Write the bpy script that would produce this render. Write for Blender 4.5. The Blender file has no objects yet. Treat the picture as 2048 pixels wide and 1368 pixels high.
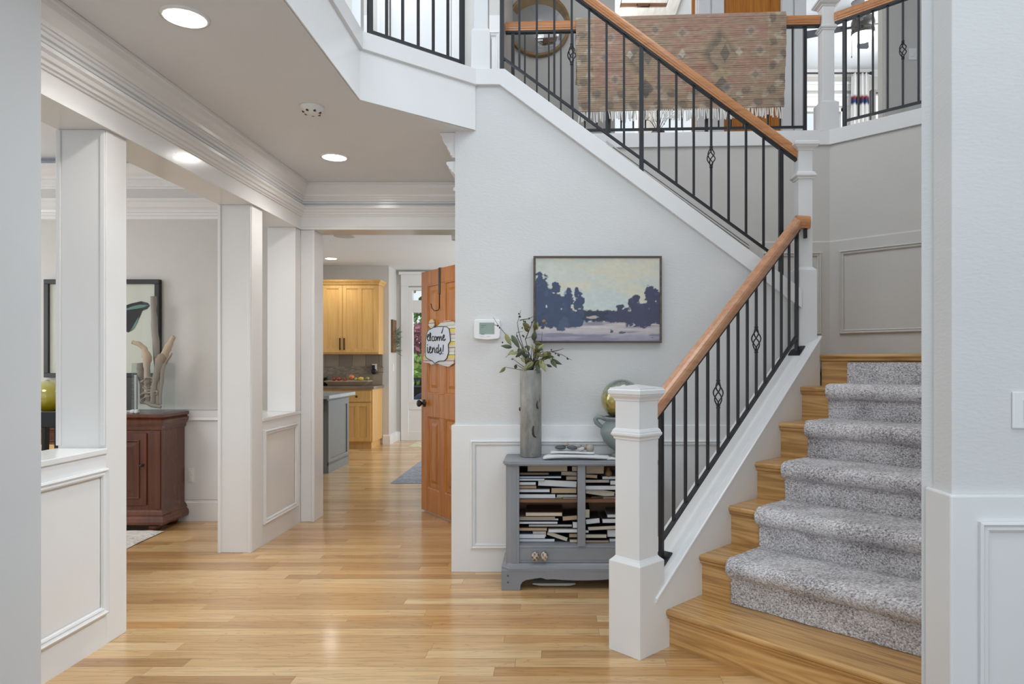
import bpy, bmesh, math, random
import numpy as np
from mathutils import Vector, Matrix
random.seed(7); np.random.seed(7)
S2 = math.sqrt(2.0); PI = math.pi
scene = bpy.context.scene
COL = scene.collection
H, F, CX, CY = 1.28, 1365.0, 1110.0, 723.0      # eye height, focal length (px of 2048), vanishing point

# ---------------------------------------------------------------- camera
cam = bpy.data.cameras.new('camera'); cam.lens = 24.0; cam.sensor_width = 36.0
cam.shift_x = -(CX - 1024) / 2048; cam.shift_y = (CY - 684) / 2048
cam.clip_start = 0.05; cam.clip_end = 200
co = bpy.data.objects.new('camera', cam); COL.objects.link(co)
co.location = (0, 0, H); co.rotation_euler = (PI / 2, 0, 0)
scene.camera = co
# ---------------------------------------------------------------- world, exposure, light
w = bpy.data.worlds.new('world'); scene.world = w; w.use_nodes = True
bg = w.node_tree.nodes['Background']; bg.inputs[0].default_value = (0.84, 0.93, 1.0, 1); bg.inputs[1].default_value = 1.08
vs = scene.view_settings
vs.view_transform = 'Standard'; vs.look = 'None'; vs.exposure = 0.0; vs.gamma = 1.0; vs.use_curve_mapping = False

def area(name, loc, target, sx, sy, power, color=(1, 1, 1)):
    l = bpy.data.lights.new(name, 'AREA'); l.shape = 'RECTANGLE'; l.size = sx; l.size_y = sy
    l.energy = power; l.color = color
    o = bpy.data.objects.new(name, l); COL.objects.link(o); o.location = loc
    o.rotation_euler = (Vector(target) - Vector(loc)).to_track_quat('-Z', 'Y').to_euler()
    return o
# daylight through the tall entry windows behind the camera, and the other rooms' windows, plus added fill lamps
area('entry_window_light_left', (-1.6, 0.3, 5.1), (0.0, 4.2, 1.8), 1.0, 1.0, 29, (0.82, 0.92, 1.0))
area('entry_window_light_right', (1.8, 0.3, 5.1), (0.2, 4.2, 1.8), 1.0, 1.0, 29, (0.82, 0.92, 1.0))
area('entry_fill_light', (0.0, -5.0, 1.0), (-0.4, 4.2, 2.2), 2.6, 1.6, 50, (0.86, 0.94, 1.0))  # low lamp added behind the camera to lift the hall ceiling
area('stair_fill_light', (1.95, 3.15, 4.4), (-2.0, 3.1, 0.4), 1.0, 1.0, 9, (0.84, 0.93, 1.0)).data.spread = math.radians(40)  # unseen lamp added to brighten the left partition, narrowed to miss the loft edge
area('dining_chandelier_light', (-3.9, 3.3, 2.55), (-3.9, 3.5, 0.0), 0.9, 0.9, 24, (1.0, 0.95, 0.88))
area('dining_fill_light', (-5.85, 4.0, 1.6), (-2.6, 4.6, 1.3), 1.4, 1.5, 36, (0.93, 0.97, 1.0))  # added fill for the dining back wall, no window built there
area('kitchen_window_light', (0.9, 9.4, 1.7), (-2.6, 9.6, 1.0), 2.4, 1.8, 82, (0.92, 0.97, 1.0))
area('bedroom_window_light', (4.4, 8.2, 4.6), (3.2, 8.6, 4.6), 1.4, 1.2, 50)
area('bonus_window_light', (0.2, 7.6, 4.7), (1.2, 8.0, 4.6), 1.2, 1.2, 32)
area('loft_fill_light', (-1.6, 4.4, 5.2), (0.8, 5.8, 4.0), 1.4, 1.0, 30, (0.95, 0.97, 1.0))  # lamp added to brighten the loft walls, not a window
area('stairwell_fill_light', (1.0, 3.3, 5.4), (1.2, 4.0, 0.0), 1.6, 1.6, 34, (0.97, 0.98, 1.0))  # overhead lamp added to brighten landing and stairs; the ceiling has no opening

# ---------------------------------------------------------------- helpers
def P(px, py, Y):
    return Vector(((px - CX) * Y / F, Y, H - (py - CY) * Y / F))
def PX(px, Y): return (px - CX) * Y / F
def PZ(py, Y): return H - (py - CY) * Y / F

def wmat(o):
    m = Matrix.LocRotScale(o.location, o.rotation_euler, o.scale)
    return wmat(o.parent) @ m if o.parent else m

def tag(o, label=None, cat=None, group=None, kind=None):
    if label: o['label'] = label
    if cat: o['category'] = cat
    if group: o['group'] = group
    if kind: o['kind'] = kind
    return o

def thing(name, label, cat, loc=(0, 0, 0), rz=0, group=None, kind=None):
    o = bpy.data.objects.new(name, None); COL.objects.link(o)
    o.empty_display_size = 0.1; o.location = loc; o.rotation_euler = (0, 0, rz)
    return tag(o, label, cat, group, kind)

class MB:
    def __init__(s, M=None): s.v, s.f, s.sm, s.M = [], [], [], M
    def add(s, vs, fs, smooth=False):
        n = len(s.v); s.v += [tuple(q) for q in vs]
        s.f += [tuple(i + n for i in f) for f in fs]; s.sm += [smooth] * len(fs); return s
    def box(s, x0, x1, y0, y1, z0, z1):
        return s.add([(x0,y0,z0),(x1,y0,z0),(x1,y1,z0),(x0,y1,z0),(x0,y0,z1),(x1,y0,z1),(x1,y1,z1),(x0,y1,z1)],
                     [(3,2,1,0),(4,5,6,7),(0,1,5,4),(1,2,6,5),(2,3,7,6),(3,0,4,7)])
    def poly(s, pts, lo, hi, axis='z'):
        n = len(pts)
        def m(p, t): return (p[0], p[1], t) if axis == 'z' else ((p[0], t, p[1]) if axis == 'y' else (t, p[0], p[1]))
        vs = [m(p, lo) for p in pts] + [m(p, hi) for p in pts]
        fs = [tuple(range(n))[::-1], tuple(range(n, 2 * n))] + [(i, (i + 1) % n, n + (i + 1) % n, n + i) for i in range(n)]
        return s.add(vs, fs)
    def bar(s, p0, p1, wd, ht, up=(0, 0, 1)):
        p0, p1 = Vector(p0), Vector(p1); d = (p1 - p0).normalized(); u = Vector(up)
        if abs(d.dot(u)) > 0.99: u = Vector((1, 0, 0))
        a = d.cross(u).normalized() * wd / 2; b = a.cross(d).normalized() * ht / 2
        vs = []
        for p in (p0, p1): vs += [p - a - b, p + a - b, p + a + b, p - a + b]
        return s.add(vs, [(0,1,2,3),(7,6,5,4),(0,4,5,1),(1,5,6,2),(2,6,7,3),(3,7,4,0)])
    def rail(s, p0, p1, prof, side=None, smooth=False):
        p0, p1 = Vector(p0), Vector(p1)
        if side is None:
            d = Vector((p1.x - p0.x, p1.y - p0.y, 0)).normalized(); side = Vector((d.y, -d.x, 0))
        n = len(prof); vs = [p0 + side * a + Vector((0, 0, b)) for a, b in prof] + [p1 + side * a + Vector((0, 0, b)) for a, b in prof]
        s.add(vs, [tuple(range(n)), tuple(range(n, 2 * n))[::-1]])
        return s.add(vs, [(i, n + i, n + (i + 1) % n, (i + 1) % n) for i in range(n)], smooth)
    def tube(s, pts, r, n=8, smooth=True):
        pts = [Vector(p) for p in pts]; k = len(pts)
        rs = r if isinstance(r, (list, tuple)) else [r] * k
        vs = []; a = None
        for i, p in enumerate(pts):
            d = (pts[min(i + 1, k - 1)] - pts[max(i - 1, 0)])
            d = d.normalized() if d.length > 1e-9 else Vector((0, 0, 1))
            if a is None:
                a = d.orthogonal().normalized()
            else:
                a = a - d * a.dot(d); a = a.normalized() if a.length > 1e-6 else d.orthogonal().normalized()
            b = d.cross(a)
            vs += [p + (a * math.cos(2 * PI * j / n) + b * math.sin(2 * PI * j / n)) * rs[i] for j in range(n)]
        fs = [(i * n + j, i * n + (j + 1) % n, (i + 1) * n + (j + 1) % n, (i + 1) * n + j) for i in range(k - 1) for j in range(n)]
        s.add(vs, fs, smooth)
        return s.add([vs[j] for j in range(n)] + [vs[(k - 1) * n + j] for j in range(n)], [tuple(range(n))[::-1], tuple(range(n, 2 * n))])
    def lathe(s, prof, c=(0, 0, 0), n=24, smooth=True, axis='z'):
        vs = []
        for r, z in prof:
            for j in range(n):
                ca, sa = math.cos(2 * PI * j / n) * r, math.sin(2 * PI * j / n) * r
                q = (ca, sa, z) if axis == 'z' else ((ca, z, sa) if axis == 'y' else (z, ca, sa))
                vs.append((q[0] + c[0], q[1] + c[1], q[2] + c[2]))
        k = len(prof)
        fs = [(i * n + j, i * n + (j + 1) % n, (i + 1) * n + (j + 1) % n, (i + 1) * n + j) for i in range(k - 1) for j in range(n)]
        return s.add(vs, fs, smooth)
    def ell(s, c, r, n=20, m=12, R=None, bump=0.0, seed=0):
        rnd = random.Random(seed); ph = [rnd.uniform(0, 6.28) for _ in range(6)]
        vs = []
        for i in range(m + 1):
            t = PI * i / m
            for j in range(n):
                p = 2 * PI * j / n
                d = Vector((math.sin(t) * math.cos(p), math.sin(t) * math.sin(p), math.cos(t)))
                k = 1 + bump * (math.sin(3 * d.x + ph[0]) + math.sin(4 * d.y + ph[1]) + math.sin(3.5 * d.z + ph[2])) / 2
                q = Vector((d.x * r[0], d.y * r[1], d.z * r[2])) * k
                if R: q = R @ q
                vs.append(q + Vector(c))
        fs = [(i * n + j, (i + 1) * n + j, (i + 1) * n + (j + 1) % n, i * n + (j + 1) % n) for i in range(m) for j in range(n)]
        return s.add(vs, fs, True)
    def sweep(s, prof, path, side=1, ends=True):
        # profile (out, z) along a horizontal polyline, mitred
        k = len(path); n = len(prof); vs = []
        for i in range(k):
            p = Vector(path[i]).to_2d() if len(path[i]) > 2 else Vector(path[i])
            def nrm(a, b):
                d = (Vector(b) - Vector(a)).normalized(); return Vector((-d.y, d.x)) * side
            if i == 0: m = nrm(path[0], path[1])
            elif i == k - 1: m = nrm(path[k - 2], path[k - 1])
            else:
                n1, n2 = nrm(path[i - 1], path[i]), nrm(path[i], path[i + 1]); m = (n1 + n2); m = m / max(1e-6, m.dot(n1))
            vs += [(p.x + m.x * o, p.y + m.y * o, z) for o, z in prof]
        fs = [(i * n + j, i * n + (j + 1) % n, (i + 1) * n + (j + 1) % n, (i + 1) * n + j) for i in range(k - 1) for j in range(n)]
        s.add(vs, fs)
        if ends: s.add(vs[:n] + vs[-n:], [tuple(range(n))[::-1], tuple(range(n, 2 * n))])
        return s
    def mould(s, O, U, V, u0, u1, v0, v1, prof):
        # picture-frame moulding on a plane: prof = (inset, height)
        O, U, V = Vector(O), Vector(U), Vector(V); N = U.cross(V).normalized()
        vs = []
        for d, h in prof:
            vs += [O + U * a + V * b + N * h for a, b in ((u0 + d, v0 + d), (u1 - d, v0 + d), (u1 - d, v1 - d), (u0 + d, v1 - d))]
        n = len(prof)
        return s.add(vs, [(i * 4 + j, i * 4 + (j + 1) % 4, (i + 1) * 4 + (j + 1) % 4, (i + 1) * 4 + j) for i in range(n - 1) for j in range(4)])
    def build(s, name, mat, parent=None, bevel=0, seg=2, loc=None, label=None, cat=None, group=None, kind=None, attr=None, col=None, recalc=True):
        vs = [Vector(q) for q in s.v]
        if s.M is not None: vs = [s.M @ q for q in vs]
        if parent is not None:
            inv = wmat(parent).inverted(); vs = [inv @ q for q in vs]; L = None
        else:
            if loc is None:
                lo = [min(q[i] for q in vs) for i in range(3)]; hi = [max(q[i] for q in vs) for i in range(3)]
                loc = ((lo[0] + hi[0]) / 2, (lo[1] + hi[1]) / 2, lo[2])
            L = Vector(loc); vs = [q - L for q in vs]
        me = bpy.data.meshes.new(name); me.from_pydata([tuple(q) for q in vs], [], s.f)
        me.polygons.foreach_set('use_smooth', s.sm)
        if attr is not None:
            a = me.attributes.new('rnd', 'FLOAT', 'FACE'); a.data.foreach_set('value', attr)
        if col is not None:
            a = me.color_attributes.new('Col', 'FLOAT_COLOR', 'POINT'); a.data.foreach_set('color', np.asarray(col, dtype=np.float32).ravel())
        if recalc and len(s.f) < 60000:
            bm = bmesh.new(); bm.from_mesh(me)
            pass
            bmesh.ops.recalc_face_normals(bm, faces=bm.faces); bm.to_mesh(me); bm.free()
        o = bpy.data.objects.new(name, me); COL.objects.link(o)
        if parent is not None: o.parent = parent
        else: o.location = L
        if mat: me.materials.append(mat)
        if bevel:
            b = o.modifiers.new('bevel', 'BEVEL'); b.width = bevel; b.segments = seg; b.limit_method = 'ANGLE'; b.angle_limit = math.radians(40)
        return tag(o, label, cat, group, kind)

def children(o): return [c for c in bpy.data.objects if c.parent == o]
def dup(o, loc=None, rz=None, label=None, parent=None):
    c = o.copy(); COL.objects.link(c); c.parent = parent
    if loc is not None: c.location = loc
    if rz is not None: c.rotation_euler = (0, 0, rz)
    if label: c['label'] = label
    for ch in children(o):
        if ch != c: dup(ch, parent=c)
    return c
def struct(b, name, mat, label, parent=None, bevel=0.002, **k):
    if parent is not None: return b.build(name, mat, parent, bevel=bevel, **k)
    return b.build(name, mat, bevel=bevel, label=label, cat='wall' if name.startswith('wall') else name.split('_')[0], kind='structure', **k)

def vnoise(x, y, seed=0):
    r = np.random.RandomState(seed); g = r.rand(64, 64)
    xi = np.floor(x).astype(int); yi = np.floor(y).astype(int); fx = x - xi; fy = y - yi
    fx = fx * fx * (3 - 2 * fx); fy = fy * fy * (3 - 2 * fy)
    a = g[xi % 64, yi % 64]; b = g[(xi + 1) % 64, yi % 64]; c = g[xi % 64, (yi + 1) % 64]; d = g[(xi + 1) % 64, (yi + 1) % 64]
    return a * (1 - fx) * (1 - fy) + b * fx * (1 - fy) + c * (1 - fx) * fy + d * fx * fy
def fbm(x, y, seed=0, o=4):
    return sum(vnoise(x * 2 ** k, y * 2 ** k, seed + k) / 2 ** k for k in range(o)) / sum(1 / 2 ** k for k in range(o))
def lin(r, g, b):
    def f(c):
        c /= 255.0; return c / 12.92 if c <= 0.04045 else ((c + 0.055) / 1.055) ** 2.4
    return (f(r), f(g), f(b))

# ---------------------------------------------------------------- materials
def newmat(name):
    m = bpy.data.materials.new(name); m.use_nodes = True
    nt = m.node_tree; b = nt.nodes['Principled BSDF']; return m, nt, b
def node(nt, t, **k):
    n = nt.nodes.new(t)
    for a, v in k.items():
        if a.startswith('_'): setattr(n, a[1:], v)
        else: n.inputs[a.replace('__', ' ')].default_value = v
    return n
def ramp(nt, stops, interp='LINEAR'):
    r = nt.nodes.new('ShaderNodeValToRGB'); r.color_ramp.interpolation = interp
    e = r.color_ramp.elements
    while len(e) > 1: e.remove(e[-1])
    e[0].position = stops[0][0]; e[0].color = (*stops[0][1], 1)
    for p, c in stops[1:]:
        q = e.new(p); q.color = (*c, 1)
    return r
def coords(nt, kind='Object', scale=(1, 1, 1), rot=(0, 0, 0)):
    tc = nt.nodes.new('ShaderNodeTexCoord'); mp = nt.nodes.new('ShaderNodeMapping')
    mp.inputs['Scale'].default_value = scale; mp.inputs['Rotation'].default_value = rot
    nt.links.new(tc.outputs[kind], mp.inputs['Vector']); return mp
def bump_from(nt, b, sock, strength, dist):
    bp = node(nt, 'ShaderNodeBump', Strength=strength, Distance=dist)
    nt.links.new(sock, bp.inputs['Height']); nt.links.new(bp.outputs[0], b.inputs['Normal'])
def paint(name, c, rough=0.4, bump=0.0, bscale=120, var=0.03, metal=0.0, coat=0.0, streak=(1, 1, 1)):
    m, nt, b = newmat(name)
    mp = coords(nt, scale=streak); n = node(nt, 'ShaderNodeTexNoise', Scale=3.0, Detail=4.0); nt.links.new(mp.outputs[0], n.inputs['Vector'])
    r = ramp(nt, [(0.3, tuple(x * (1 - var) for x in c)), (0.7, tuple(min(1, x * (1 + var)) for x in c))])
    nt.links.new(n.outputs['Fac'], r.inputs[0]); nt.links.new(r.outputs[0], b.inputs['Base Color'])
    b.inputs['Roughness'].default_value = rough; b.inputs['Metallic'].default_value = metal; b.inputs['Coat Weight'].default_value = coat
    if bump:
        n2 = node(nt, 'ShaderNodeTexNoise', Scale=bscale, Detail=3.0); nt.links.new(mp.outputs[0], n2.inputs['Vector'])
        bump_from(nt, b, n2.outputs['Fac'], bump, 0.004)
    return m
def wood(name, dark, mid, light, axis='x', scale=1.0, rough=0.35, coat=0.1, ring=0.4):
    m, nt, b = newmat(name)
    st = {'x': (0.9, 14, 14), 'y': (14, 0.9, 14), 'z': (14, 14, 0.9)}[axis]
    mp = coords(nt, scale=tuple(q * scale for q in st))
    oi = nt.nodes.new('ShaderNodeObjectInfo')
    sc = node(nt, 'ShaderNodeVectorMath', _operation='SCALE'); sc.inputs['Scale'].default_value = 37.0
    cb = nt.nodes.new('ShaderNodeCombineXYZ')
    for i in range(3): nt.links.new(oi.outputs['Random'], cb.inputs[i])
    nt.links.new(cb.outputs[0], sc.inputs[0])
    ad = node(nt, 'ShaderNodeVectorMath', _operation='ADD'); nt.links.new(mp.outputs[0], ad.inputs[0]); nt.links.new(sc.outputs[0], ad.inputs[1])
    n1 = node(nt, 'ShaderNodeTexNoise', Scale=1.0, Detail=6.0, Roughness=0.62, Distortion=0.6); nt.links.new(ad.outputs[0], n1.inputs['Vector'])
    n2 = node(nt, 'ShaderNodeTexNoise', Scale=0.35, Detail=2.0); nt.links.new(ad.outputs[0], n2.inputs['Vector'])
    mu = node(nt, 'ShaderNodeMath', _operation='MULTIPLY'); mu.inputs[1].default_value = 11.0; nt.links.new(n2.outputs['Fac'], mu.inputs[0])
    fr = node(nt, 'ShaderNodeMath', _operation='PINGPONG'); fr.inputs[1].default_value = 0.5; nt.links.new(mu.outputs[0], fr.inputs[0])
    mx = node(nt, 'ShaderNodeMix', _data_type='FLOAT'); mx.inputs[0].default_value = ring
    nt.links.new(n1.outputs['Fac'], mx.inputs[2]); nt.links.new(fr.outputs[0], mx.inputs[3])
    r = ramp(nt, [(0.18, dark), (0.45, mid), (0.72, light)]); nt.links.new(mx.outputs[0], r.inputs[0])
    nt.links.new(r.outputs[0], b.inputs['Base Color'])
    b.inputs['Roughness'].default_value = rough; b.inputs['Coat Weight'].default_value = coat; b.inputs['Coat Roughness'].default_value = 0.15
    bump_from(nt, b, mx.outputs[0], 0.08, 0.002)
    return m
def emit(name, c, s):
    m, nt, b = newmat(name); b.inputs['Base Color'].default_value = (*c, 1); b.inputs['Emission Color'].default_value = (*c, 1); b.inputs['Emission Strength'].default_value = s; return m
def glassy(name, tint=(1, 1, 1), gloss=0.12, fk=0.6):
    m, nt, b = newmat(name); nt.nodes.remove(b); out = nt.nodes['Material Output']
    t = node(nt, 'ShaderNodeBsdfTransparent'); t.inputs[0].default_value = (*tint, 1)
    g = node(nt, 'ShaderNodeBsdfGlossy'); g.inputs['Roughness'].default_value = 0.02
    lw = node(nt, 'ShaderNodeLayerWeight', Blend=0.25); mp = node(nt, 'ShaderNodeMath', _operation='MULTIPLY_ADD'); mp.inputs[1].default_value = fk; mp.inputs[2].default_value = gloss * 0.4
    nt.links.new(lw.outputs['Fresnel'], mp.inputs[0])
    mx = node(nt, 'ShaderNodeMixShader'); nt.links.new(mp.outputs[0], mx.inputs[0]); nt.links.new(t.outputs[0], mx.inputs[1]); nt.links.new(g.outputs[0], mx.inputs[2])
    nt.links.new(mx.outputs[0], out.inputs[0]); return m
def vcol(name, rough=0.6, bump=0.0, bscale=300):
    m, nt, b = newmat(name); a = node(nt, 'ShaderNodeVertexColor', _layer_name='Col'); nt.links.new(a.outputs[0], b.inputs['Base Color'])
    b.inputs['Roughness'].default_value = rough
    if bump:
        mp = coords(nt); n2 = node(nt, 'ShaderNodeTexNoise', Scale=bscale, Detail=2.0); nt.links.new(mp.outputs[0], n2.inputs['Vector']); bump_from(nt, b, n2.outputs['Fac'], bump, 0.003)
    return m

TRIM = paint('white trim paint', (0.81, 0.81, 0.81), 0.2, 0.03, 60, 0.015)
WALL = paint('pale grey wall paint', (0.70, 0.70, 0.695), 0.6, 0.25, 90, 0.02, streak=(0.5, 0.5, 1.3))
GREIGE = paint('warm grey wall paint', (0.60, 0.585, 0.555), 0.6, 0.2, 110, 0.02)
CEIL = paint('ceiling paint', (0.78, 0.81, 0.85), 0.7, 0.1, 90, 0.015)
IRON = paint('black iron', (0.012, 0.013, 0.017), 0.38, 0.05, 90, 0.1)
BLACKP = paint('black paint', (0.012, 0.011, 0.011), 0.4)
WHITEP = paint('white plastic', (0.82, 0.82, 0.81), 0.3)
OAK_X = wood('oak stair wood', lin(150, 106, 56), lin(206, 160, 100), lin(226, 188, 132), 'x', 2.0, 0.33, 0.2, 0.4)
OAK_Y = wood('oak rail wood', lin(165, 110, 78), lin(199, 146, 110), lin(214, 166, 132), 'y', 2.2, 0.3, 0.3, 0.2)
OAKR_X = wood('oak rail wood across', lin(160, 100, 58), lin(194, 132, 82), lin(210, 152, 102), 'x', 2.2, 0.3, 0.3, 0.2)
FIR = wood('fir door wood', lin(152, 86, 20), lin(188, 116, 36), lin(206, 138, 54), 'z', 1.8, 0.4, 0.08, 0.3)
MAPLE = wood('maple cabinet wood', lin(205, 155, 88), lin(218, 172, 104), lin(226, 184, 120), 'z', 1.4, 0.35, 0.1, 0.3)
CHERRY = wood('dark cherry wood', lin(62, 28, 14), lin(88, 44, 24), lin(112, 60, 36), 'z', 0.7, 0.25, 0.3, 0.12)
SHELFW = wood('brown shelf wood', lin(80, 52, 32), lin(118, 82, 52), lin(140, 102, 68), 'x', 1.0, 0.5, 0.0, 0.3)
GLASS = glassy('clear glass'); VGLASS = glassy('vase glass', (.97, .985, .98), 0.04, 0.25)
def floor_mat():
    m, nt, b = newmat('oak strip floor')
    g = nt.nodes.new('ShaderNodeNewGeometry'); a = node(nt, 'ShaderNodeAttribute', _attribute_name='rnd')
    cb = nt.nodes.new('ShaderNodeCombineXYZ')
    for i, k in enumerate((31.0, 17.0, 53.0)):
        mu = node(nt, 'ShaderNodeMath', _operation='MULTIPLY'); mu.inputs[1].default_value = k; nt.links.new(a.outputs['Fac'], mu.inputs[0]); nt.links.new(mu.outputs[0], cb.inputs[i])
    ad = node(nt, 'ShaderNodeVectorMath', _operation='ADD'); nt.links.new(g.outputs['Position'], ad.inputs[0]); nt.links.new(cb.outputs[0], ad.inputs[1])
    mp = nt.nodes.new('ShaderNodeMapping'); mp.inputs['Scale'].default_value = (3.0, 60, 10); nt.links.new(ad.outputs[0], mp.inputs[0])
    n1 = node(nt, 'ShaderNodeTexNoise', Scale=1.0, Detail=6.0, Roughness=0.6, Distortion=0.4); nt.links.new(mp.outputs[0], n1.inputs['Vector'])
    mp2 = nt.nodes.new('ShaderNodeMapping'); mp2.inputs['Scale'].default_value = (1.3, 16, 3); nt.links.new(ad.outputs[0], mp2.inputs[0])
    n2 = node(nt, 'ShaderNodeTexNoise', Scale=1.0, Detail=1.5); nt.links.new(mp2.outputs[0], n2.inputs['Vector'])
    mu = node(nt, 'ShaderNodeMath', _operation='MULTIPLY'); mu.inputs[1].default_value = 14.0; nt.links.new(n2.outputs['Fac'], mu.inputs[0])
    pp = node(nt, 'ShaderNodeMath', _operation='PINGPONG'); pp.inputs[1].default_value = 0.5; nt.links.new(mu.outputs[0], pp.inputs[0])
    pw = node(nt, 'ShaderNodeMath', _operation='MULTIPLY'); pw.inputs[1].default_value = 2.0; nt.links.new(pp.outputs[0], pw.inputs[0])
    p3 = node(nt, 'ShaderNodeMath', _operation='POWER'); p3.inputs[1].default_value = 0.5; nt.links.new(pw.outputs[0], p3.inputs[0])
    base = ramp(nt, [(0.0, lin(178, 138, 92)), (0.2, lin(202, 162, 112)), (0.45, lin(210, 172, 122)), (0.65, lin(218, 182, 132)), (0.82, lin(224, 194, 148)), (0.93, lin(200, 154, 100)), (1.0, lin(188, 144, 90))])
    nt.links.new(a.outputs['Fac'], base.inputs[0])
    gr = ramp(nt, [(0.25, (0.62, 0.55, 0.48)), (0.5, (1, 1, 1)), (0.8, (1.12, 1.12, 1.1))]); nt.links.new(n1.outputs['Fac'], gr.inputs[0])
    rg = ramp(nt, [(0.0, (0.62, 0.54, 0.46)), (0.35, (0.97, 0.96, 0.95)), (1.0, (1.04, 1.04, 1.03))]); nt.links.new(p3.outputs[0], rg.inputs[0])
    m1 = node(nt, 'ShaderNodeMix', _data_type='RGBA', _blend_type='MULTIPLY'); m1.inputs[0].default_value = 0.95
    nt.links.new(base.outputs[0], m1.inputs[6]); nt.links.new(gr.outputs[0], m1.inputs[7])
    m2 = node(nt, 'ShaderNodeMix', _data_type='RGBA', _blend_type='MULTIPLY'); m2.inputs[0].default_value = 0.95
    nt.links.new(m1.outputs[2], m2.inputs[6]); nt.links.new(rg.outputs[0], m2.inputs[7])
    nt.links.new(m2.outputs[2], b.inputs['Base Color'])
    b.inputs['Roughness'].default_value = 0.3; b.inputs['Coat Weight'].default_value = 0.45; b.inputs['Coat Roughness'].default_value = 0.13
    bump_from(nt, b, n1.outputs['Fac'], 0.06, 0.002)
    return m
FLOOR = floor_mat()
def carpet_mat(name, a, b_, c, scale):
    m, nt, b = newmat(name); mp = coords(nt, scale=(0.45, 1, 1))
    n = node(nt, 'ShaderNodeTexNoise', Scale=scale, Detail=3.0, Roughness=0.7); nt.links.new(mp.outputs[0], n.inputs['Vector'])
    n3 = node(nt, 'ShaderNodeTexNoise', Scale=7.0, Detail=2.0); nt.links.new(mp.outputs[0], n3.inputs['Vector'])
    mx = node(nt, 'ShaderNodeMix', _data_type='FLOAT'); mx.inputs[0].default_value = 0.22; nt.links.new(n.outputs['Fac'], mx.inputs[2]); nt.links.new(n3.outputs['Fac'], mx.inputs[3])
    r = ramp(nt, [(0.36, a), (0.5, b_), (0.62, c)]); nt.links.new(mx.outputs[0], r.inputs[0]); nt.links.new(r.outputs[0], b.inputs['Base Color'])
    b.inputs['Roughness'].default_value = 0.95; b.inputs['Sheen Weight'].default_value = 0.3; b.inputs['Specular IOR Level'].default_value = 0.1
    bump_from(nt, b, n.outputs['Fac'], 0.6, 0.006)
    return m
CARPET = carpet_mat('mottled grey carpet', lin(112, 108, 109), lin(200, 195, 196), lin(244, 241, 242), 150)
RUGW = carpet_mat('ivory shag', lin(175, 170, 162), lin(215, 211, 205), lin(235, 232, 228), 60)
RUGB = carpet_mat('blue grey rug', lin(92, 98, 112), lin(128, 134, 148), lin(160, 166, 178), 60)
JUTE = carpet_mat('jute', lin(180, 165, 130), lin(205, 192, 158), lin(222, 212, 182), 40)
# ================================================================ THE SETTING
M45 = Matrix.Rotation(-PI / 4, 4, 'Z')      # local x = across the stair (v, to the right), local y = up the stair (u)
PM = [(0, 0), (0, 0.014), (0.007, 0.018), (0.012, 0.012), (0.016, 0.008), (0.022, 0.013), (0.028, 0.010), (0.032, 0.001)]   # panel moulding
# ---- floor: individual oak strips
fl = MB().box(-6.2, 4.8, -1.6, 11.3, -0.06, -0.004).build('floor', paint('floor seam', (0.10, 0.055, 0.025), 0.6), label='honey coloured oak strip floor running left to right through hall', cat='floor', kind='structure')
def make_planks():
    W = 0.0826; regions = [(-2.3, 1.75, 2.2, 5.67), (-5.9, -2.3, 2.2, 5.5), (-5.0, 1.1, 5.67, 11.06)]
    pl = []; r = random.Random(3)
    rows = int((11.06 - 2.2) / W) + 1
    for k in range(rows):
        y0 = 2.2 + k * W; y1 = y0 + W
        x = -6.0 - r.uniform(0, 1.0)
        while x < 1.75:
            L = r.choice((0.45, 0.6, 0.8, 1.0, 1.2, 1.5)) * r.uniform(0.9, 1.15); x1 = x + L
            if y1 < 5.67 and x1 > 1.75 + 0.3: x1 = 1.75
            if x1 > -5.95:
                if not (y0 < 5.6 and y1 > 5.5 and x1 < -2.3): pl.append((max(x, -5.95), min(x1, 1.75), y0, min(y1, 11.05), r.random()))
            x = x1
    def score(p):
        ys = max(p[2], 1.0); a = CX + F * p[0] / ys; b = CX + F * p[1] / ys; py = CY + F * H / ys
        vis = max(0, min(b, 1400) - max(a, 240 if ys < 4.3 else 100))
        if py > 1420: vis = 0
        return vis * (p[3] - p[2]) / ys ** 2 * (0.2 if p[1] < -2.3 and ys < 4.6 else 1)
    pl.sort(key=score, reverse=True)
    g = 0.0005
    for p in pl[:285]:
        MB().box(p[0] + g, p[1] - g, p[2] + g, p[3] - g, -0.012, 0.0).build('plank', FLOOR, fl, attr=[p[4]] * 6)
    m = MB(); at = []
    for p in pl[285:]:
        m.box(p[0] + g, p[1] - g, p[2] + g, p[3] - g, -0.012, 0.0); at += [p[4]] * 6
    m.build('plank_field', FLOOR, fl, attr=at, kind='stuff')
make_planks()

# ---- ceilings and loft floor
struct(MB().poly([(-2.25, -0.2), (-1.06, -0.2), (-1.06, 3.68), (-.49, 4.175), (-.4, 4.175), (-.4, 5.38), (2.12, 5.28), (3.2, 4.2), (4.6, 4.2), (4.6, 5.67), (-2.25, 5.67)], 2.69, 3.02), 'ceiling', CEIL, 'flat grey-white hallway ceiling under the loft with two round lights', bevel=0)
struct(MB().box(-6, 4.6, 5.67, 11.2, 2.76, 3.02), 'ceiling', CEIL, 'kitchen ceiling beyond the cased opening', bevel=0)
struct(MB().box(-6.1, -2.25, 1.0, 5.67, 2.78, 3.02), 'ceiling', CEIL, 'raised tray ceiling over the dining room', bevel=0)
struct(MB().box(-6, 4.7, -1.5, 10.2, 5.46, 5.6), 'ceiling', CEIL, 'high ceiling above the stairwell and loft', bevel=0)

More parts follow.
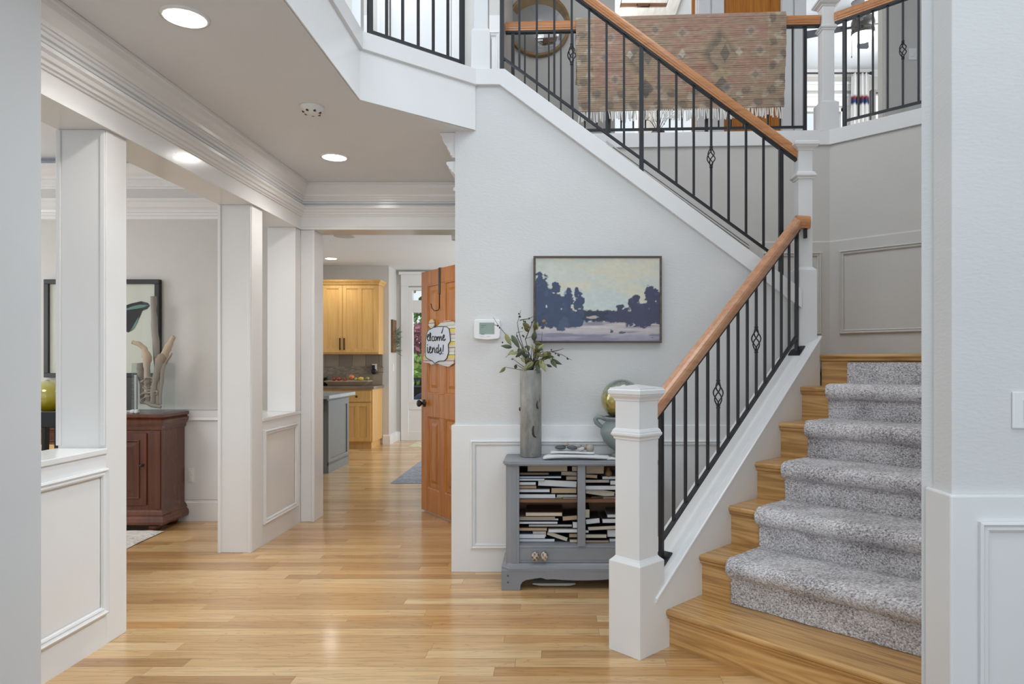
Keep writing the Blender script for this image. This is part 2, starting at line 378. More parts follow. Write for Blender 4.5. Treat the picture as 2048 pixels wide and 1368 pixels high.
# ---- partition on the left (wall_left) with posts, half walls and beam
wl = thing('wall_left', 'white painted colonnade of posts and panelled half walls along the dining room', 'wall', (-2.14, 3.9, 0), kind='structure')
XL = -2.03
MB().box(-2.25, XL, 2.06, 5.67, 2.33, 2.69).build('beam', TRIM, wl)
def post(y0, y1):
    m = MB().box(-2.25, XL, y0, y1, 0, 2.33).build('post', TRIM, wl, bevel=0.003)
    return m
p1 = post(3.09, 3.235); p2 = post(4.57, 4.737)
for q, (y0, y1) in ((p1, (3.09, 3.235)), (p2, (4.57, 4.737))):
    m = MB()
    for y, s in ((y0, -1), (y1, 1)):
        for x in (-2.243, XL - 0.013): m.box(x - 0.012, x + 0.008, min(y, y + s * 0.008), max(y, y + s * 0.008), 0.9 if (s < 0) == (y0 < 4) else 0.0, 2.325)
    m.build('edge_bead', TRIM, q, bevel=0.002)
for (y0, y1, pa, pb) in ((2.06, 3.09, 2.16, 3.085), (4.737, 5.45, 4.745, 5.36)):
    hw = MB().box(-2.24, XL - 0.001, y0, y1, 0, 0.862).build('half_wall', TRIM, wl)
    MB().box(-2.258, XL + 0.006, y0, y1, 0.862, 0.888).build('sill', TRIM, hw, bevel=0.004)
    MB().mould((XL, 0, 0), (0, 1, 0), (0, 0, 1), pa, pb, 0.145, 0.80, [(d * 1.15, h * 1.1) for d, h in PM]).build('panel_moulding', TRIM, hw)
MB().box(-2.25, XL, 5.34, 5.45, 0.888, 2.33).build('post', TRIM, wl, bevel=0.003)
MB().box(-2.25, XL, 2.05, 2.16, 0.888, 2.33).build('post', TRIM, wl, bevel=0.003)

# ---- far cased opening (wall_far)
wf = thing('wall_far', 'white cased opening between hallway and kitchen', 'wall', (-1.3, 5.56, 0), kind='structure')
MB().box(XL, -1.925, 5.45, 5.67, 0, 2.33).build('jamb', TRIM, wf, bevel=0.003)
MB().box(-1.943, -1.918, 5.442, 5.452, 0, 2.33).build('jamb_bead', TRIM, wf, bevel=0.003)
MB().box(-2.25, -0.6, 5.45, 5.67, 2.33, 2.69).build('beam', TRIM, wf, bevel=0.003)

# ---- entablature: crown, frieze and fascia swept round the hall
ENT = [(0.0, 2.688), (0.097, 2.688), (0.097, 2.672), (0.088, 2.668), (0.082, 2.645), (0.070, 2.62), (0.054, 2.602), (0.05, 2.585), (0.042, 2.583), (0.042, 2.572), (0.034, 2.568), (0.034, 2.552), (0.022, 2.548), (0.022, 2.536), (0.004, 2.533),
       (0.004, 2.512), (0.058, 2.508), (0.058, 2.492), (0.046, 2.482), (0.040, 2.466), (0.030, 2.463), (0.026, 2.448), (0.016, 2.444), (0.014, 2.436), (0.006, 2.434), (0.006, 2.352), (0.016, 2.348), (0.016, 2.33), (0.0, 2.33)]
struct(MB().sweep(ENT, [(XL, 2.06), (XL, 5.45), (-0.61, 5.45), (-0.61, 4.20)], side=-1), 'trim_1', TRIM, 'white crown and fascia moulding round the top of the hallway', bevel=0)

# ---- loft edge over the foyer
EDGE = [(0, 2.69), (0.008, 2.69), (0.008, 2.958), (0.024, 2.963), (0.024, 3.058), (-0.10, 3.058), (-0.10, 3.0), (0, 3.0)]
struct(MB().sweep(EDGE, [(-1.058, 0.0), (-1.058, 3.683), (-.489, 4.168)], side=-1), 'trim_2', TRIM, 'white edge band of the loft floor above the hallway', bevel=0.002)

# ---- stair wall
wb = MB().poly([(-.61, 0), (1.56, 0), (1.56, 1.676), (-.307, 3.058), (-.486, 3.058), (-.486, 2.69), (-.61, 2.69)], 4.17, 4.29, 'y').build('wall_back', WALL, label='tall pale stair wall carrying the landscape painting and thermostat', cat='wall', kind='structure')
MB().poly([(-.63, 0), (1.45, 0), (1.45, .893), (-.63, .893)], 4.148, 4.3, 'y').build('wainscot', TRIM, wb, bevel=0.003)
MB().mould((0, 4.148, 0), (1, 0, 0), (0, 0, 1), -.512, 1.28, 0.145, 0.802, PM).build('panel_moulding', TRIM, wb)
struct(MB().poly([(-.497, 3.058), (-.307, 3.058), (1.50, 1.7208), (1.50, 1.603), (-.338, 2.963), (-.497, 2.963)], 4.144, 4.29, 'y'), 'trim_3', TRIM, 'white sloping skirt board along the upper stair flight', bevel=0.002)
struct(MB().box(-.61, -.49, 4.29, 7.6, 0, 2.76), 'wall_hall', WALL, 'narrow hallway wall behind the open wooden door')
struct(MB().box(-.49, 1.3, 7.5, 7.6, 0, 2.76), 'wall_hall', WALL, 'hidden wall closing the space below the stairs')
dh = thing('trim_4', 'white door head moulding seen beyond the hallway beam', 'trim', (-0.84, 5.72, 2.3), kind='structure')
HEAD = [(0, 2.30), (0.02, 2.30), (0.025, 2.40), (0.05, 2.43), (0.06, 2.49), (0, 2.49)]
MB().sweep(HEAD, [(-.845, 5.70), (-.845, 5.76)], side=1).build('cap', TRIM, dh)
MB().box(-.845, -.6, 5.70, 5.76, 2.30, 2.49).build('frieze', TRIM, dh)

# ---- right foreground wall
wr = MB().box(1.163, 4.6, 2.0, 2.10, 0, 5.46).build('wall_right', WALL, label='textured pale grey wall in the right foreground', cat='wall', kind='structure', bevel=0.004)
MB().poly([(1.148, 1.98), (4.6, 1.98), (4.6, 2.12), (1.148, 2.12)], 0, 0.892).build('wainscot', TRIM, wr, bevel=0.006)
MB().mould((0, 1.98, 0), (1, 0, 0), (0, 0, 1), 1.226, 2.6, 0.15, 0.817, PM).build('panel_moulding', TRIM, wr)
struct(MB().box(-2.25, -1.55, -0.2, 2.06, 0, 2.69), 'wall_near', TRIM, 'plain white wall edge in the left foreground')
struct(MB().box(2.6, 2.7, -1.5, 2.0, 0, 5.46), 'wall_entry', WALL, 'right side wall of the entry behind the camera')
struct(MB(M45).box(-.70, -.60, 2.32, 5.3, 0, 5.46), 'wall_stair', WALL, 'wall along the right side of the lower stair flight')
struct(MB().box(-4.2, -4.1, -1.5, 5.2, 3.02, 5.46), 'wall_loft', WALL, 'far left wall of the loft above the dining room')

# ---- stairwell back wall with wainscot
LP = [(-.55, 5.387), (2.12, 5.27), (3.3, 4.09)]
wg = MB().poly(LP + [(3.37, 4.16), (2.16, 5.37), (-.55, 5.48)], 0, 3.02).build('wall_landing', GREIGE, label='warm grey angled wall behind the stair landing', cat='wall', kind='structure')
MB().sweep([(0, 1.2), (0.012, 1.2), (0.012, 2.198), (0.006, 2.21), (0, 2.21)], [(1.58, 5.2937), LP[1], LP[2]], side=-1).build('wainscot', GREIGE, wg)
dv = Vector((1, -1, 0)) / S2
MB().mould((2.12 - .009, 5.27 - .009, 0), dv, (0, 0, 1), 0.085, 1.3, 1.49, 2.12, PM).build('panel_moulding', GREIGE, wg)
d1 = Vector((2.67, -.117, 0)).normalized()
MB().mould((1.58, 5.2937 - .012, 0), d1, (0, 0, 1), 0.02, 0.47, 1.49, 2.12, PM).build('panel_moulding', GREIGE, wg)
m = MB()
for dz in (0, 0.022): m.bar((1.50, 5.285, 2.165 + dz), (0.4, 5.334, 2.978 + dz), 0.02, 0.011)
m.build('sloped_moulding', GREIGE, wg)
struct(MB().sweep([(0, 2.95), (0.018, 2.95), (0.018, 3.062), (-.11, 3.062), (-.11, 2.95)], [(-.40, 5.381), LP[1], LP[2]], side=-1), 'trim_5', TRIM, 'white band along the loft floor edge above the landing', bevel=0.002)

# ---- dining room shell
wd = MB().box(-6.1, -2.25, 5.5, 5.6, 0, 2.78).build('wall_dining', GREIGE, label='warm grey dining room wall behind the sideboard', cat='wall', kind='structure')
MB().box(-6, -2.25, 5.488, 5.5, 0.17, 0.80).build('wainscot', TRIM, wd)
MB().sweep([(0, .80), (.012, .80), (.03, .81), (.018, .83), (.018, .885), (.028, .897), (0, .897)], [(-6, 5.5), (-2.25, 5.5)], side=-1).build('chair_rail', TRIM, wd)
struct(MB().sweep([(0, 0), (.024, 0), (.024, .145), (.014, .155), (.014, .163), (0, .17)], [(-6, 5.5), (-2.25, 5.5)], side=-1), 'baseboard_dining', TRIM, 'white baseboard under the dining room wall', bevel=0)
CR = [(0, 0), (.11, 0), (.11, -.018), (.095, -.03), (.07, -.06), (.045, -.078), (.04, -.095), (.026, -.10), (.026, -.115), (.014, -.125), (.014, -.145), (0, -.15)]
struct(MB().box(-6, -2.25, 5.1, 5.5, 2.57, 2.78), 'ceiling', CEIL, 'dropped soffit along the dining room wall', bevel=0)
struct(MB().sweep([(o, 2.57 + z) for o, z in CR], [(-6, 5.5), (-2.25, 5.5)], side=-1), 'trim_6', TRIM, 'white crown moulding under the dining room soffit', bevel=0)
struct(MB().sweep([(o, 2.73 + z) for o, z in CR], [(-6, 5.1), (-2.25, 5.1)], side=-1), 'trim_7', TRIM, 'white crown moulding of the dining tray ceiling', bevel=0)
struct(MB().box(-6.1, -6.0, 1.0, 5.5, 0, 2.78), 'wall_dining', GREIGE, 'left wall of the dining room, out of view')

# ---- kitchen shell
struct(MB().box(-5, -2.566, 10.55, 10.66, 0, 2.759), 'wall_kitchen', GREIGE, 'kitchen wall behind the maple cabinets')
struct(MB().box(-2.666, -2.567, 10.64, 11.07, 0, 2.76), 'wall_kitchen', GREIGE, 'short kitchen wall return beside the window')
KW = MB().box(-2.6, -2.37, 11.06, 11.16, 0, 2.76).box(-1.3, 1.3, 11.06, 11.16, 0, 2.76).box(-2.37, -1.3, 11.06, 11.16, 0, .605).box(-2.37, -1.3, 11.06, 11.16, 2.48, 2.76)
struct(KW, 'wall_kitchen', GREIGE, 'far kitchen wall holding the garden window', bevel=0)
struct(MB().box(1.2, 1.3, 7.5, 11.1, 0, 2.76), 'wall_kitchen', GREIGE, 'right kitchen wall, out of view')
struct(MB().sweep([(0, 0), (.02, 0), (.02, .13), (0, .15)], [(-2.66, 10.55), (-2.566, 10.55), (-2.566, 11.06), (-2.5, 11.06)], side=-1), 'baseboard_kitchen', TRIM, 'white baseboard turning the corner beside the kitchen window', bevel=0)
wn = thing('window_1', 'tall white framed kitchen window with a transom', 'window', (-1.85, 11.06, .6), kind='structure')
fr = MB().box(-2.37, -2.30, 11.03, 11.12, .605, 2.48).box(-1.37, -1.3, 11.03, 11.12, .605, 2.48).box(-2.30, -1.37, 11.03, 11.12, .605, .66).box(-2.30, -1.37, 11.03, 11.12, 2.43, 2.48).box(-2.30, -1.37, 11.03, 11.12, 2.07, 2.27)
fr.build('frame', TRIM, wn, bevel=0.004)
MB().box(-2.30, -1.37, 11.075, 11.08, .66, 2.07).build('pane', GLASS, wn)
MB().box(-2.30, -1.37, 11.075, 11.08, 2.27, 2.43).build('pane', GLASS, wn)
cs = MB().box(-2.49, -2.37, 11.03, 11.06, 0.0, 2.50).box(-1.3, -1.18, 11.03, 11.06, 0.0, 2.50).box(-2.49, -1.18, 11.02, 11.06, 2.50, 2.68)
cs.box(-2.52, -1.15, 11.0, 11.06, 2.68, 2.73).box(-2.37, -1.3, 11.034, 11.06, .50, .605).box(-2.37, -1.3, 11.034, 11.06, 0, .15)
cs.build('casing', TRIM, wn, bevel=0.004)
MB().box(-2.37, -1.3, 11.045, 11.06, .15, .50).build('apron_panel', TRIM, wn)

# ---- loft shell
wu = MB().box(-4.1, -1.27, 5.24, 5.34, 3.02, 5.46).box(-.79, -.40, 5.24, 5.34, 3.02, 5.46).box(-1.27, -.79, 5.24, 5.34, 5.1, 5.46).build('wall_loft', GREIGE, label='loft wall with a white door left of the stair top', cat='wall', kind='structure')
MB().box(-.62, -.40, 5.225, 5.24, 3.02, 3.93).build('wainscot', TRIM, wu)
MB().box(-4.1, -1.40, 5.225, 5.24, 3.02, 3.93).build('wainscot', TRIM, wu)
MB().mould((0, 5.225, 0), (1, 0, 0), (0, 0, 1), -.60, -.42, 3.30, 3.80, PM).build('panel_moulding', TRIM, wu)
d3 = thing('door_1', 'white loft door seen through the upper left railing', 'door', (-1.03, 5.26, 3.02), kind='structure')
MB().box(-1.262, -.798, 5.245, 5.285, 3.02, 5.09).build('leaf', TRIM, d3, bevel=0.003)
MB().box(-1.36, -1.27, 5.215, 5.24, 3.02, 5.12).box(-.79, -.70, 5.215, 5.24, 3.02, 5.12).box(-1.33, -1.29, 5.205, 5.22, 3.02, 5.12).box(-.765, -.725, 5.205, 5.22, 3.02, 5.12).build('casing', TRIM, d3, bevel=0.003)
struct(MB().box(-.50, -.40, 5.34, 6.5, 3.02, 5.46), 'wall_loft', GREIGE, 'short loft wall returning behind the stair top')
struct(MB().box(-.5, .571, 6.5, 6.6, 3.02, 5.46), 'wall_loft', GREIGE, 'loft wall behind the round mirror')
wx = MB().box(1.35, 1.61, 6.5, 6.6, 3.02, 5.46).box(2.15, 2.39, 6.5, 6.6, 3.02, 5.46).box(1.61, 2.15, 6.5, 6.6, 5.1, 5.46).build('wall_loft', TRIM, label='white loft wall around the narrow fir closet door', cat='wall', kind='structure')
MB().box(1.36, 1.475, 6.475, 6.5, 3.02, 5.15).box(1.49, 1.605, 6.475, 6.5, 3.02, 5.15).box(2.155, 2.26, 6.475, 6.5, 3.02, 5.15).box(2.275, 2.385, 6.475, 6.5, 3.02, 5.15).build('casing', TRIM, wx, bevel=0.004)
d2 = thing('door_2', 'narrow fir closet door in the loft behind the hanging rug', 'door', (1.88, 6.52, 3.02), kind='structure')
lf = MB().box(1.612, 1.70, 6.51, 6.55, 3.03, 5.09).box(2.06, 2.148, 6.51, 6.55, 3.03, 5.09).box(1.70, 2.06, 6.51, 6.55, 3.03, 3.25).box(1.70, 2.06, 6.51, 6.55, 4.0, 4.15).box(1.70, 2.06, 6.51, 6.55, 4.95, 5.09)
lf.build('leaf', FIR, d2, bevel=0.003)
MB().box(1.70, 2.06, 6.522, 6.54, 3.25, 4.0).build('panel', FIR, d2); MB().box(1.70, 2.06, 6.522, 6.54, 4.15, 4.95).build('panel', FIR, d2)
d5 = thing('door_3', 'fir door of the bonus room standing open edge-on', 'door', (1.34, 6.62, 3.02), kind='structure')
MB().bar((1.338, 6.6, 4.05), (1.338 * 7.3 / 6.6, 7.3, 4.05), 0.036, 2.05).build('leaf', FIR, d5)
struct(MB().box(3.12, 4.6, 6.5, 6.6, 3.02, 5.46), 'wall_loft', GREIGE, 'loft wall with a light switch at the upper right')
struct(MB().box(3.125, 3.29, 6.475, 6.5, 3.02, 5.2), 'trim_8', GREIGE, 'flat casing beside the bedroom doorway')
# bonus room
BW = MB().box(-.6, .62, 8.3, 8.4, 3.02, 5.46).box(1.01, 1.21, 8.3, 8.4, 3.02, 5.46).box(1.80, 2.3, 8.3, 8.4, 3.02, 5.46).box(.62, 1.80, 8.3, 8.4, 3.02, 3.85).box(.62, 1.80, 8.3, 8.4, 5.1, 5.46)
struct(BW, 'wall_bonus', GREIGE, 'bonus room wall with two bright windows beyond the loft', bevel=0)
for i, (x0, x1, lab) in enumerate(((.62, 1.01, 'bright narrow bonus room window under the rug fringe'), (1.21, 1.80, 'bright two pane bonus room window right of the plant'))):
    w2 = thing('window_%d' % (i + 2), lab, 'window', ((x0 + x1) / 2, 8.34, 3.85), kind='structure')
    f2 = MB().box(x0, x0 + .03, 8.29, 8.38, 3.85, 5.1).box(x1 - .03, x1, 8.29, 8.38, 3.85, 5.1).box(x0, x1, 8.29, 8.38, 3.85, 3.89).box(x0, x1, 8.29, 8.38, 5.06, 5.1)
    if i: f2.box(1.555, 1.568, 8.32, 8.35, 3.89, 5.06)
    f2.build('frame', TRIM, w2)
    MB().box(x0 + .03, x1 - .03, 8.345, 8.35, 3.89, 5.06).build('pane', GLASS, w2)
struct(MB().box(-.6, -.5, 6.6, 8.3, 3.02, 5.46), 'wall_bonus', GREIGE, 'left wall of the bonus room, out of view')
struct(MB().box(2.28, 2.385, 6.6, 9.84, 3.02, 5.46), 'wall_bonus', GREIGE, 'wall between the bonus room and the bedroom')
# bedroom
RW = MB().box(2.38, 3.40, 9.84, 9.94, 3.02, 5.46).box(4.17, 5.2, 9.84, 9.94, 3.02, 5.46).box(3.40, 4.17, 9.84, 9.94, 3.02, 3.7).box(3.40, 4.17, 9.84, 9.94, 4.93, 5.46)
struct(RW, 'wall_bedroom', GREIGE, 'bedroom wall with the curtained window', bevel=0)
struct(MB().box(5.1, 5.2, 6.6, 9.84, 3.02, 5.46), 'wall_bedroom', GREIGE, 'right wall of the bedroom')
struct(MB().box(4.5, 4.6, 4.2, 6.5, 2.76, 5.46), 'wall_loft', GREIGE, 'right end wall of the loft walkway')
w4 = thing('window_4', 'bedroom window with stepped white head casing', 'window', (3.78, 9.88, 3.7), kind='structure')
MB().box(3.40, 3.45, 9.83, 9.92, 3.7, 4.93).box(4.12, 4.17, 9.83, 9.92, 3.7, 4.93).box(3.4, 4.17, 9.83, 9.92, 4.88, 4.93).box(3.4, 4.17, 9.83, 9.92, 3.7, 3.75).build('frame', TRIM, w4)
MB().box(3.45, 4.12, 9.875, 9.88, 3.75, 4.88).build('pane', GLASS, w4)
MB().box(3.28, 4.29, 9.80, 9.84, 4.95, 5.08).box(3.25, 4.32, 9.79, 9.84, 5.08, 5.12).box(3.28, 4.29, 9.80, 9.84, 5.17, 5.25).box(3.25, 4.32, 9.78, 9.84, 5.25, 5.29).box(3.30, 3.40, 9.81, 9.84, 3.6, 4.95).box(4.17, 4.27, 9.81, 9.84, 3.6, 4.95).build('casing', TRIM, w4)
struct(MB().sweep([(o * .6, 5.46 + z * .5) for o, z in CR], [(2.385, 9.84), (5.1, 9.84)], side=-1), 'trim_9', TRIM, 'crown moulding at the top of the bedroom wall', bevel=0)
# ================================================================ STAIRCASE
def nu(i): return (1.7725 + 0.187 * (i - 1)) * S2        # nosing position along the stair
def nz(i): return 0.17 + 0.1925 * (i - 1)                # tread heights; 7 = landing
VL, VR = -1.8066, -0.703
st = thing('staircase', 'oak lower stair flight of six treads rising to the landing', 'staircase', tuple(M45 @ Vector((-1.25, 2.53, 0))), -PI / 4)
for i in range(1, 8):
    zb = nz(i - 1) if i > 1 else 0.0
    MB(M45).box(VL, VR, nu(i) + .028, nu(i) + .048, zb, nz(i) - .024).build('riser', OAK_X, st)
    u1 = nu(i + 1) + .045 if i < 7 else 5.2
    t = .027; pr = [(u1, nz(i) - t), (u1, nz(i))]
    for k in range(7):
        a = PI / 2 + PI * k / 6; pr.append((nu(i) + .0135 + math.cos(a) * .0135, nz(i) - .0135 + math.sin(a) * .0135))
    tr = MB(M45).poly([(a, b) for a, b in pr], VL, VR if i < 7 else -.1, 'x').build('tread' if i < 7 else 'landing', OAK_X, st)
    cp = [(nu(i) + .028, nz(i) - t)] + [(nu(i) + .028 - .019 * math.cos(a), nz(i) - t - .019 * (1 - math.sin(a)) * 1.1) for a in (0.0, .4, .8, 1.2, 1.57)][::-1][::-1] + [(nu(i) + .028, nz(i) - t - .024)]
    cp = [(nu(i) + .029, nz(i) - t), (nu(i) + .008, nz(i) - t), (nu(i) + .0095, nz(i) - t - .006), (nu(i) + .014, nz(i) - t - .013), (nu(i) + .022, nz(i) - t - .019), (nu(i) + .029, nz(i) - t - .021)]
    MB(M45).poly(cp, VL, VR, 'x').build('cove', OAK_X, tr)
m = MB()
for k in range(8):
    m.box(1.60 - .25 * (k + 1), 1.60 - .25 * k, 4.295, 5.25, 1.326, 1.325 + .1883 * (k + 1) - .0)
m.build('upper_flight', CARPET, st)
MB().poly([(1.61, 4.30), (2.3, 4.30), (2.3, 5.2), (1.61, 5.2)], 1.28, 1.322).build('landing_corner', OAK_X, st)

# carpet runner following the steps
def make_runner():
    c = []
    def seg(a, b):
        n = max(1, int(math.dist(a, b) / .0065)); return [(a[0] + (b[0] - a[0]) * k / n, a[1] + (b[1] - a[1]) * k / n) for k in range(n)]
    key = []
    for i in range(2, 8):
        ur = nu(i) + .026
        key.append((ur, nz(i - 1) + .002))
        if i == 7: key.append((ur, nz(7) - .05)); break
        key += [(ur, nz(i) - .062), (ur - .004, nz(i) - .056), (nu(i) + .012, nz(i) - .054)]
        for k in range(0, 11):
            a = -PI / 2 - PI * k / 10
            key.append((nu(i) + .010 + math.cos(a) * .030, nz(i) - .0235 + math.sin(a) * .0305))
        key.append((nu(i + 1) + .026, nz(i) + .004))
    for a, b in zip(key, key[1:]): c += seg(a, b)
    c.append(key[-1]); c = np.array(c); n = len(c)
    d = np.gradient(c, axis=0); d /= np.maximum(1e-9, np.linalg.norm(d, axis=1))[:, None]
    nr = np.stack([-d[:, 1], d[:, 0]], 1)
    vs_ = np.linspace(-1.645, -.822, 136); vs_ = np.concatenate([[vs_[0]], vs_, [vs_[-1]]]); mcols = len(vs_)
    rs = np.random.RandomState(5)
    off = np.full((n, mcols), .011) + rs.rand(n, mcols) * .0045 + (np.stack([fbm(np.arange(n) * .05 + j * 0, np.full(n, j * .09), 9, 2) for j in range(mcols)], 1) - .5) * .004
    off[:, 0] = -.004; off[:, -1] = -.004
    jit = (rs.rand(n, mcols) - .5) * .004
    U = c[:, 0:1] + nr[:, 0:1] * off; Z = c[:, 1:2] + nr[:, 1:2] * off; V = vs_[None, :] + jit + 0 * U
    b = MB(M45)
    vs = np.stack([V, U, Z], 2).reshape(-1, 3).tolist()
    fs = [(i * mcols + j, i * mcols + j + 1, (i + 1) * mcols + j + 1, (i + 1) * mcols + j) for i in range(n - 1) for j in range(mcols - 1)]
    b.add(vs, fs, True)
    b.build('stair_runner', CARPET, label='mottled grey carpet runner wrapped over the oak stair treads', cat='carpet')
make_runner()

# knee wall beside the lower flight
def kz(u): return .277 + 1.01 * (u / S2 - 1.753)
kw = MB(M45).poly([(2.42, 0), (4.10, 0), (4.10, kz(4.10) - .02), (2.42, kz(2.42) - .02)], VL - .175, VL, 'x').build('wall_knee', TRIM, label='low white sloping wall between the newel posts along the lower stair', cat='wall', kind='structure')
kc = MB(M45); kc.rail((VL - .0875, 2.43, kz(2.43) - .022), (VL - .0875, 4.105, kz(4.105) - .022), [(-.094, 0), (.094, 0), (.097, .006), (.097, .018), (.090, .022), (.062, .022), (.060, .019), (.057, .022), (-.094, .022)])
kc.build('cap', TRIM, kw)

# ---- newel posts
def sql(mb, prof, c):
    vs = []
    for h, z in prof: vs += [(c[0] - h, c[1] - h, z), (c[0] + h, c[1] - h, z), (c[0] + h, c[1] + h, z), (c[0] - h, c[1] + h, z)]
    n = len(prof); mb.add(vs, [(i * 4 + j, i * 4 + (j + 1) % 4, (i + 1) * 4 + (j + 1) % 4, (i + 1) * 4 + j) for i in range(n - 1) for j in range(4)] + [(0, 3, 2, 1), (n * 4 - 4, n * 4 - 3, n * 4 - 2, n * 4 - 1)]); return mb
def newel(label, c, M, rz, z0, hb, zb, hs, zc, hc, zt, ht, group=None):
    wc = (M @ Vector((c[0], c[1], z0))) if M is not None else Vector((c[0], c[1], z0))
    t = thing('newel_post', label, 'post', tuple(wc), rz)
    sql(MB(M), [(hb, z0), (hb, zb), (hb - .004, zb + .004), (hs + .006, zb + .014), (hs + .002, zb + .020), (hs, zb + .021)], c).build('base_block', TRIM, t, bevel=.002)
    sql(MB(M), [(hs, zb + .01), (hs, zt - .05)], c).build('shaft', TRIM, t, bevel=.002)
    e = hc - hs
    sql(MB(M), [(hs, zc - .026), (hs + e * .35, zc - .024), (hs + e * .4, zc - .017), (hs + e * .8, zc - .010), (hs + e, zc - .006), (hs + e, zc + .002), (hs + e * .75, zc + .006), (hs + e * .7, zc + .012), (hs + e * .3, zc + .020), (hs, zc + .024)], c).build('collar', TRIM, t)
    e = ht - hs
    sql(MB(M), [(hs, zt - .072), (hs + e * .15, zt - .070), (hs + e * .25, zt - .062), (hs + e * .7, zt - .050), (hs + e * .85, zt - .041), (hs + e, zt - .040), (hs + e, zt - .024), (hs + e * .8, zt - .020), (hs + e * .78, zt - .014), (0.001, zt)], c).build('cap', TRIM, t)
    return t
newel('large white box newel post at the foot of the stairs', (-1.894, 2.408), M45, -PI / 4, 0, .0875, .397, .0672, .962, .081, 1.178, .0905)
newel('tall white newel post at the corner of the landing', (1.537, 4.23), None, 0, 1.328, .0635, 1.84, .043, 2.425, .062, 2.645, .077)
newel('white loft newel post right of the hanging rug', (2.115, 5.325), None, 0, 3.055, .072, 3.28, .046, 3.87, .064, 4.10, .085)
newel('white newel post on the loft edge at the top of the stair wall', (-.455, 4.225), None, 0, 3.055, .058, 3.30, .044, 3.87, .06, 4.10, .08)
ps = thing('newel_post', 'narrow white half newel at the bend of the loft edge', 'post', (-1.075, 3.72, 3.055))
MB().box(-1.10, -1.05, 3.69, 3.75, 3.055, 4.05).build('shaft', TRIM, ps, bevel=.002); MB().box(-1.115, -1.035, 3.675, 3.765, 4.05, 4.08).build('cap', TRIM, ps, bevel=.004)

# ---- railings
HR = [(-.022, 0), (.022, 0), (.023, .012), (.027, .016), (.028, .026), (.031, .034), (.031, .052), (.026, .066), (.014, .075), (-.014, .075), (-.026, .066), (-.031, .052), (-.031, .034), (-.028, .026), (-.027, .016), (-.023, .012)]
def basket_mb(M, p, zc, hl, r0=.0062, br=.021):
    b = MB(M)
    for k in range(4):
        pts = []
        for q in range(17):
            t = q / 16; rr = .004 + br * math.sin(PI * t) ** 1.1; an = k * PI / 2 + 1.15 * PI * t
            pts.append((p[0] + rr * math.cos(an), p[1] + rr * math.sin(an), zc - hl + 2 * hl * t))
        b.tube(pts, .0036, 6)
    for s in (-1, 1):
        z = zc + s * (hl + .002)
        b.lathe([(.0, z - .012), (.010, z - .010), (.0115, z - .004), (.008, z - .001), (.008, z + .001), (.0115, z + .004), (.010, z + .010), (0, z + .012)], (p[0], p[1], 0), 10)
    return b
def railing(label, M, rz, pos, zrail, zbar, zfoot, posts, baskets, d, ext, rail_mat, bd=.34, pw=.024, bw=.0125, hl=.06, rail=True, plates=False, group=None):
    # pos: list of (x,y) local positions along the line; d: unit direction; ext: how far the wood rail runs past the ends
    W = (lambda q: (M @ Vector(q))) if M is not None else (lambda q: Vector(q))
    t = thing('stair_railing' if abs(zrail[0] - zrail[-1]) > .1 else 'loft_railing', label, 'railing', tuple(W((pos[0][0], pos[0][1], zfoot[0]))), rz)
    d = Vector((d[0], d[1], 0))
    n = len(pos) - 1; sl = (zrail[-1] - zrail[0]) / max(1e-6, (Vector(pos[-1]) - Vector(pos[0])).length)
    slb = (zbar[-1] - zbar[0]) / max(1e-6, (Vector(pos[-1]) - Vector(pos[0])).length)
    a = Vector((*pos[0], zrail[0])) - (d + Vector((0, 0, sl))) * ext[0]; b = Vector((*pos[-1], zrail[-1])) + (d + Vector((0, 0, sl))) * ext[1]
    MB(M).rail(a, b, HR).build('handrail', rail_mat, t)
    dd = (d + Vector((0, 0, sl)))
    MB(M).rail(a + Vector((0, 0, -.014)) , b + Vector((0, 0, -.014)), [(-.019, 0), (.019, 0), (.019, .0138), (-.019, .0138)]).build('top_bar', IRON, t)
    MB(M).rail(Vector((*pos[0], zbar[0] - .008)), Vector((*pos[-1], zbar[-1] - .008)), [(-.010, 0), (.010, 0), (.010, .017), (-.010, .017)]).build('bottom_bar', IRON, t)
    ang = math.atan2(d.y, d.x); cx, sx = math.cos(ang), math.sin(ang)
    def sq(mb, p, h, z0, z1):
        q = [(p[0] + cx * i * h - sx * j * h, p[1] + sx * i * h + cx * j * h) for i, j in ((-1, -1), (1, -1), (1, 1), (-1, 1))]
        return mb.poly(q, z0, z1)
    for k, p in enumerate(pos):
        if k in posts:
            pm = sq(MB(M), p, pw / 2, zfoot[k], zrail[k] - .004).build('post', IRON, t, bevel=.0015)
            if plates:
                MB(M).bar(Vector((*p, zfoot[k] + .005)) - dd * .038, Vector((*p, zfoot[k] + .005)) + dd * .038, .075, .007).build('foot_plate', IRON, pm, bevel=.002)
        elif k in baskets:
            zc = zrail[k] - bd; bm = sq(MB(M), p, bw / 2, zbar[k], zc - hl); sq(bm, p, bw / 2, zc + hl, zrail[k] - .004)
            bo = bm.build('baluster', IRON, t)
            basket_mb(M, p, zc, hl).build('basket', IRON, bo)
        else:
            sq(MB(M), p, bw / 2, zbar[k], zrail[k] - .004).build('baluster', IRON, t)
    return t
lp = [(-1.894, 2.592 + .09836 * k) for k in range(15)]
lt = railing('black iron railing with wooden handrail beside the lower stair flight', M45, -PI / 4, lp, [1.066 + 1.013 * k / 14 for k in range(15)], [.448 + .984 * k / 14 for k in range(15)], [kz(u) for v, u in lp], (0, 14), (5, 9), (0, 1), (.115, .012), OAK_Y, .316, .020, .0125, .062, plates=True)
tp = (M45 @ Vector((-1.894, 3.981, 0))); zt = 2.079 + .0128
MB().rail((tp.x - .012, tp.y - .004, zt), (1.545, 4.150, zt - .006), HR).build('return_rail', OAKR_X, lt)
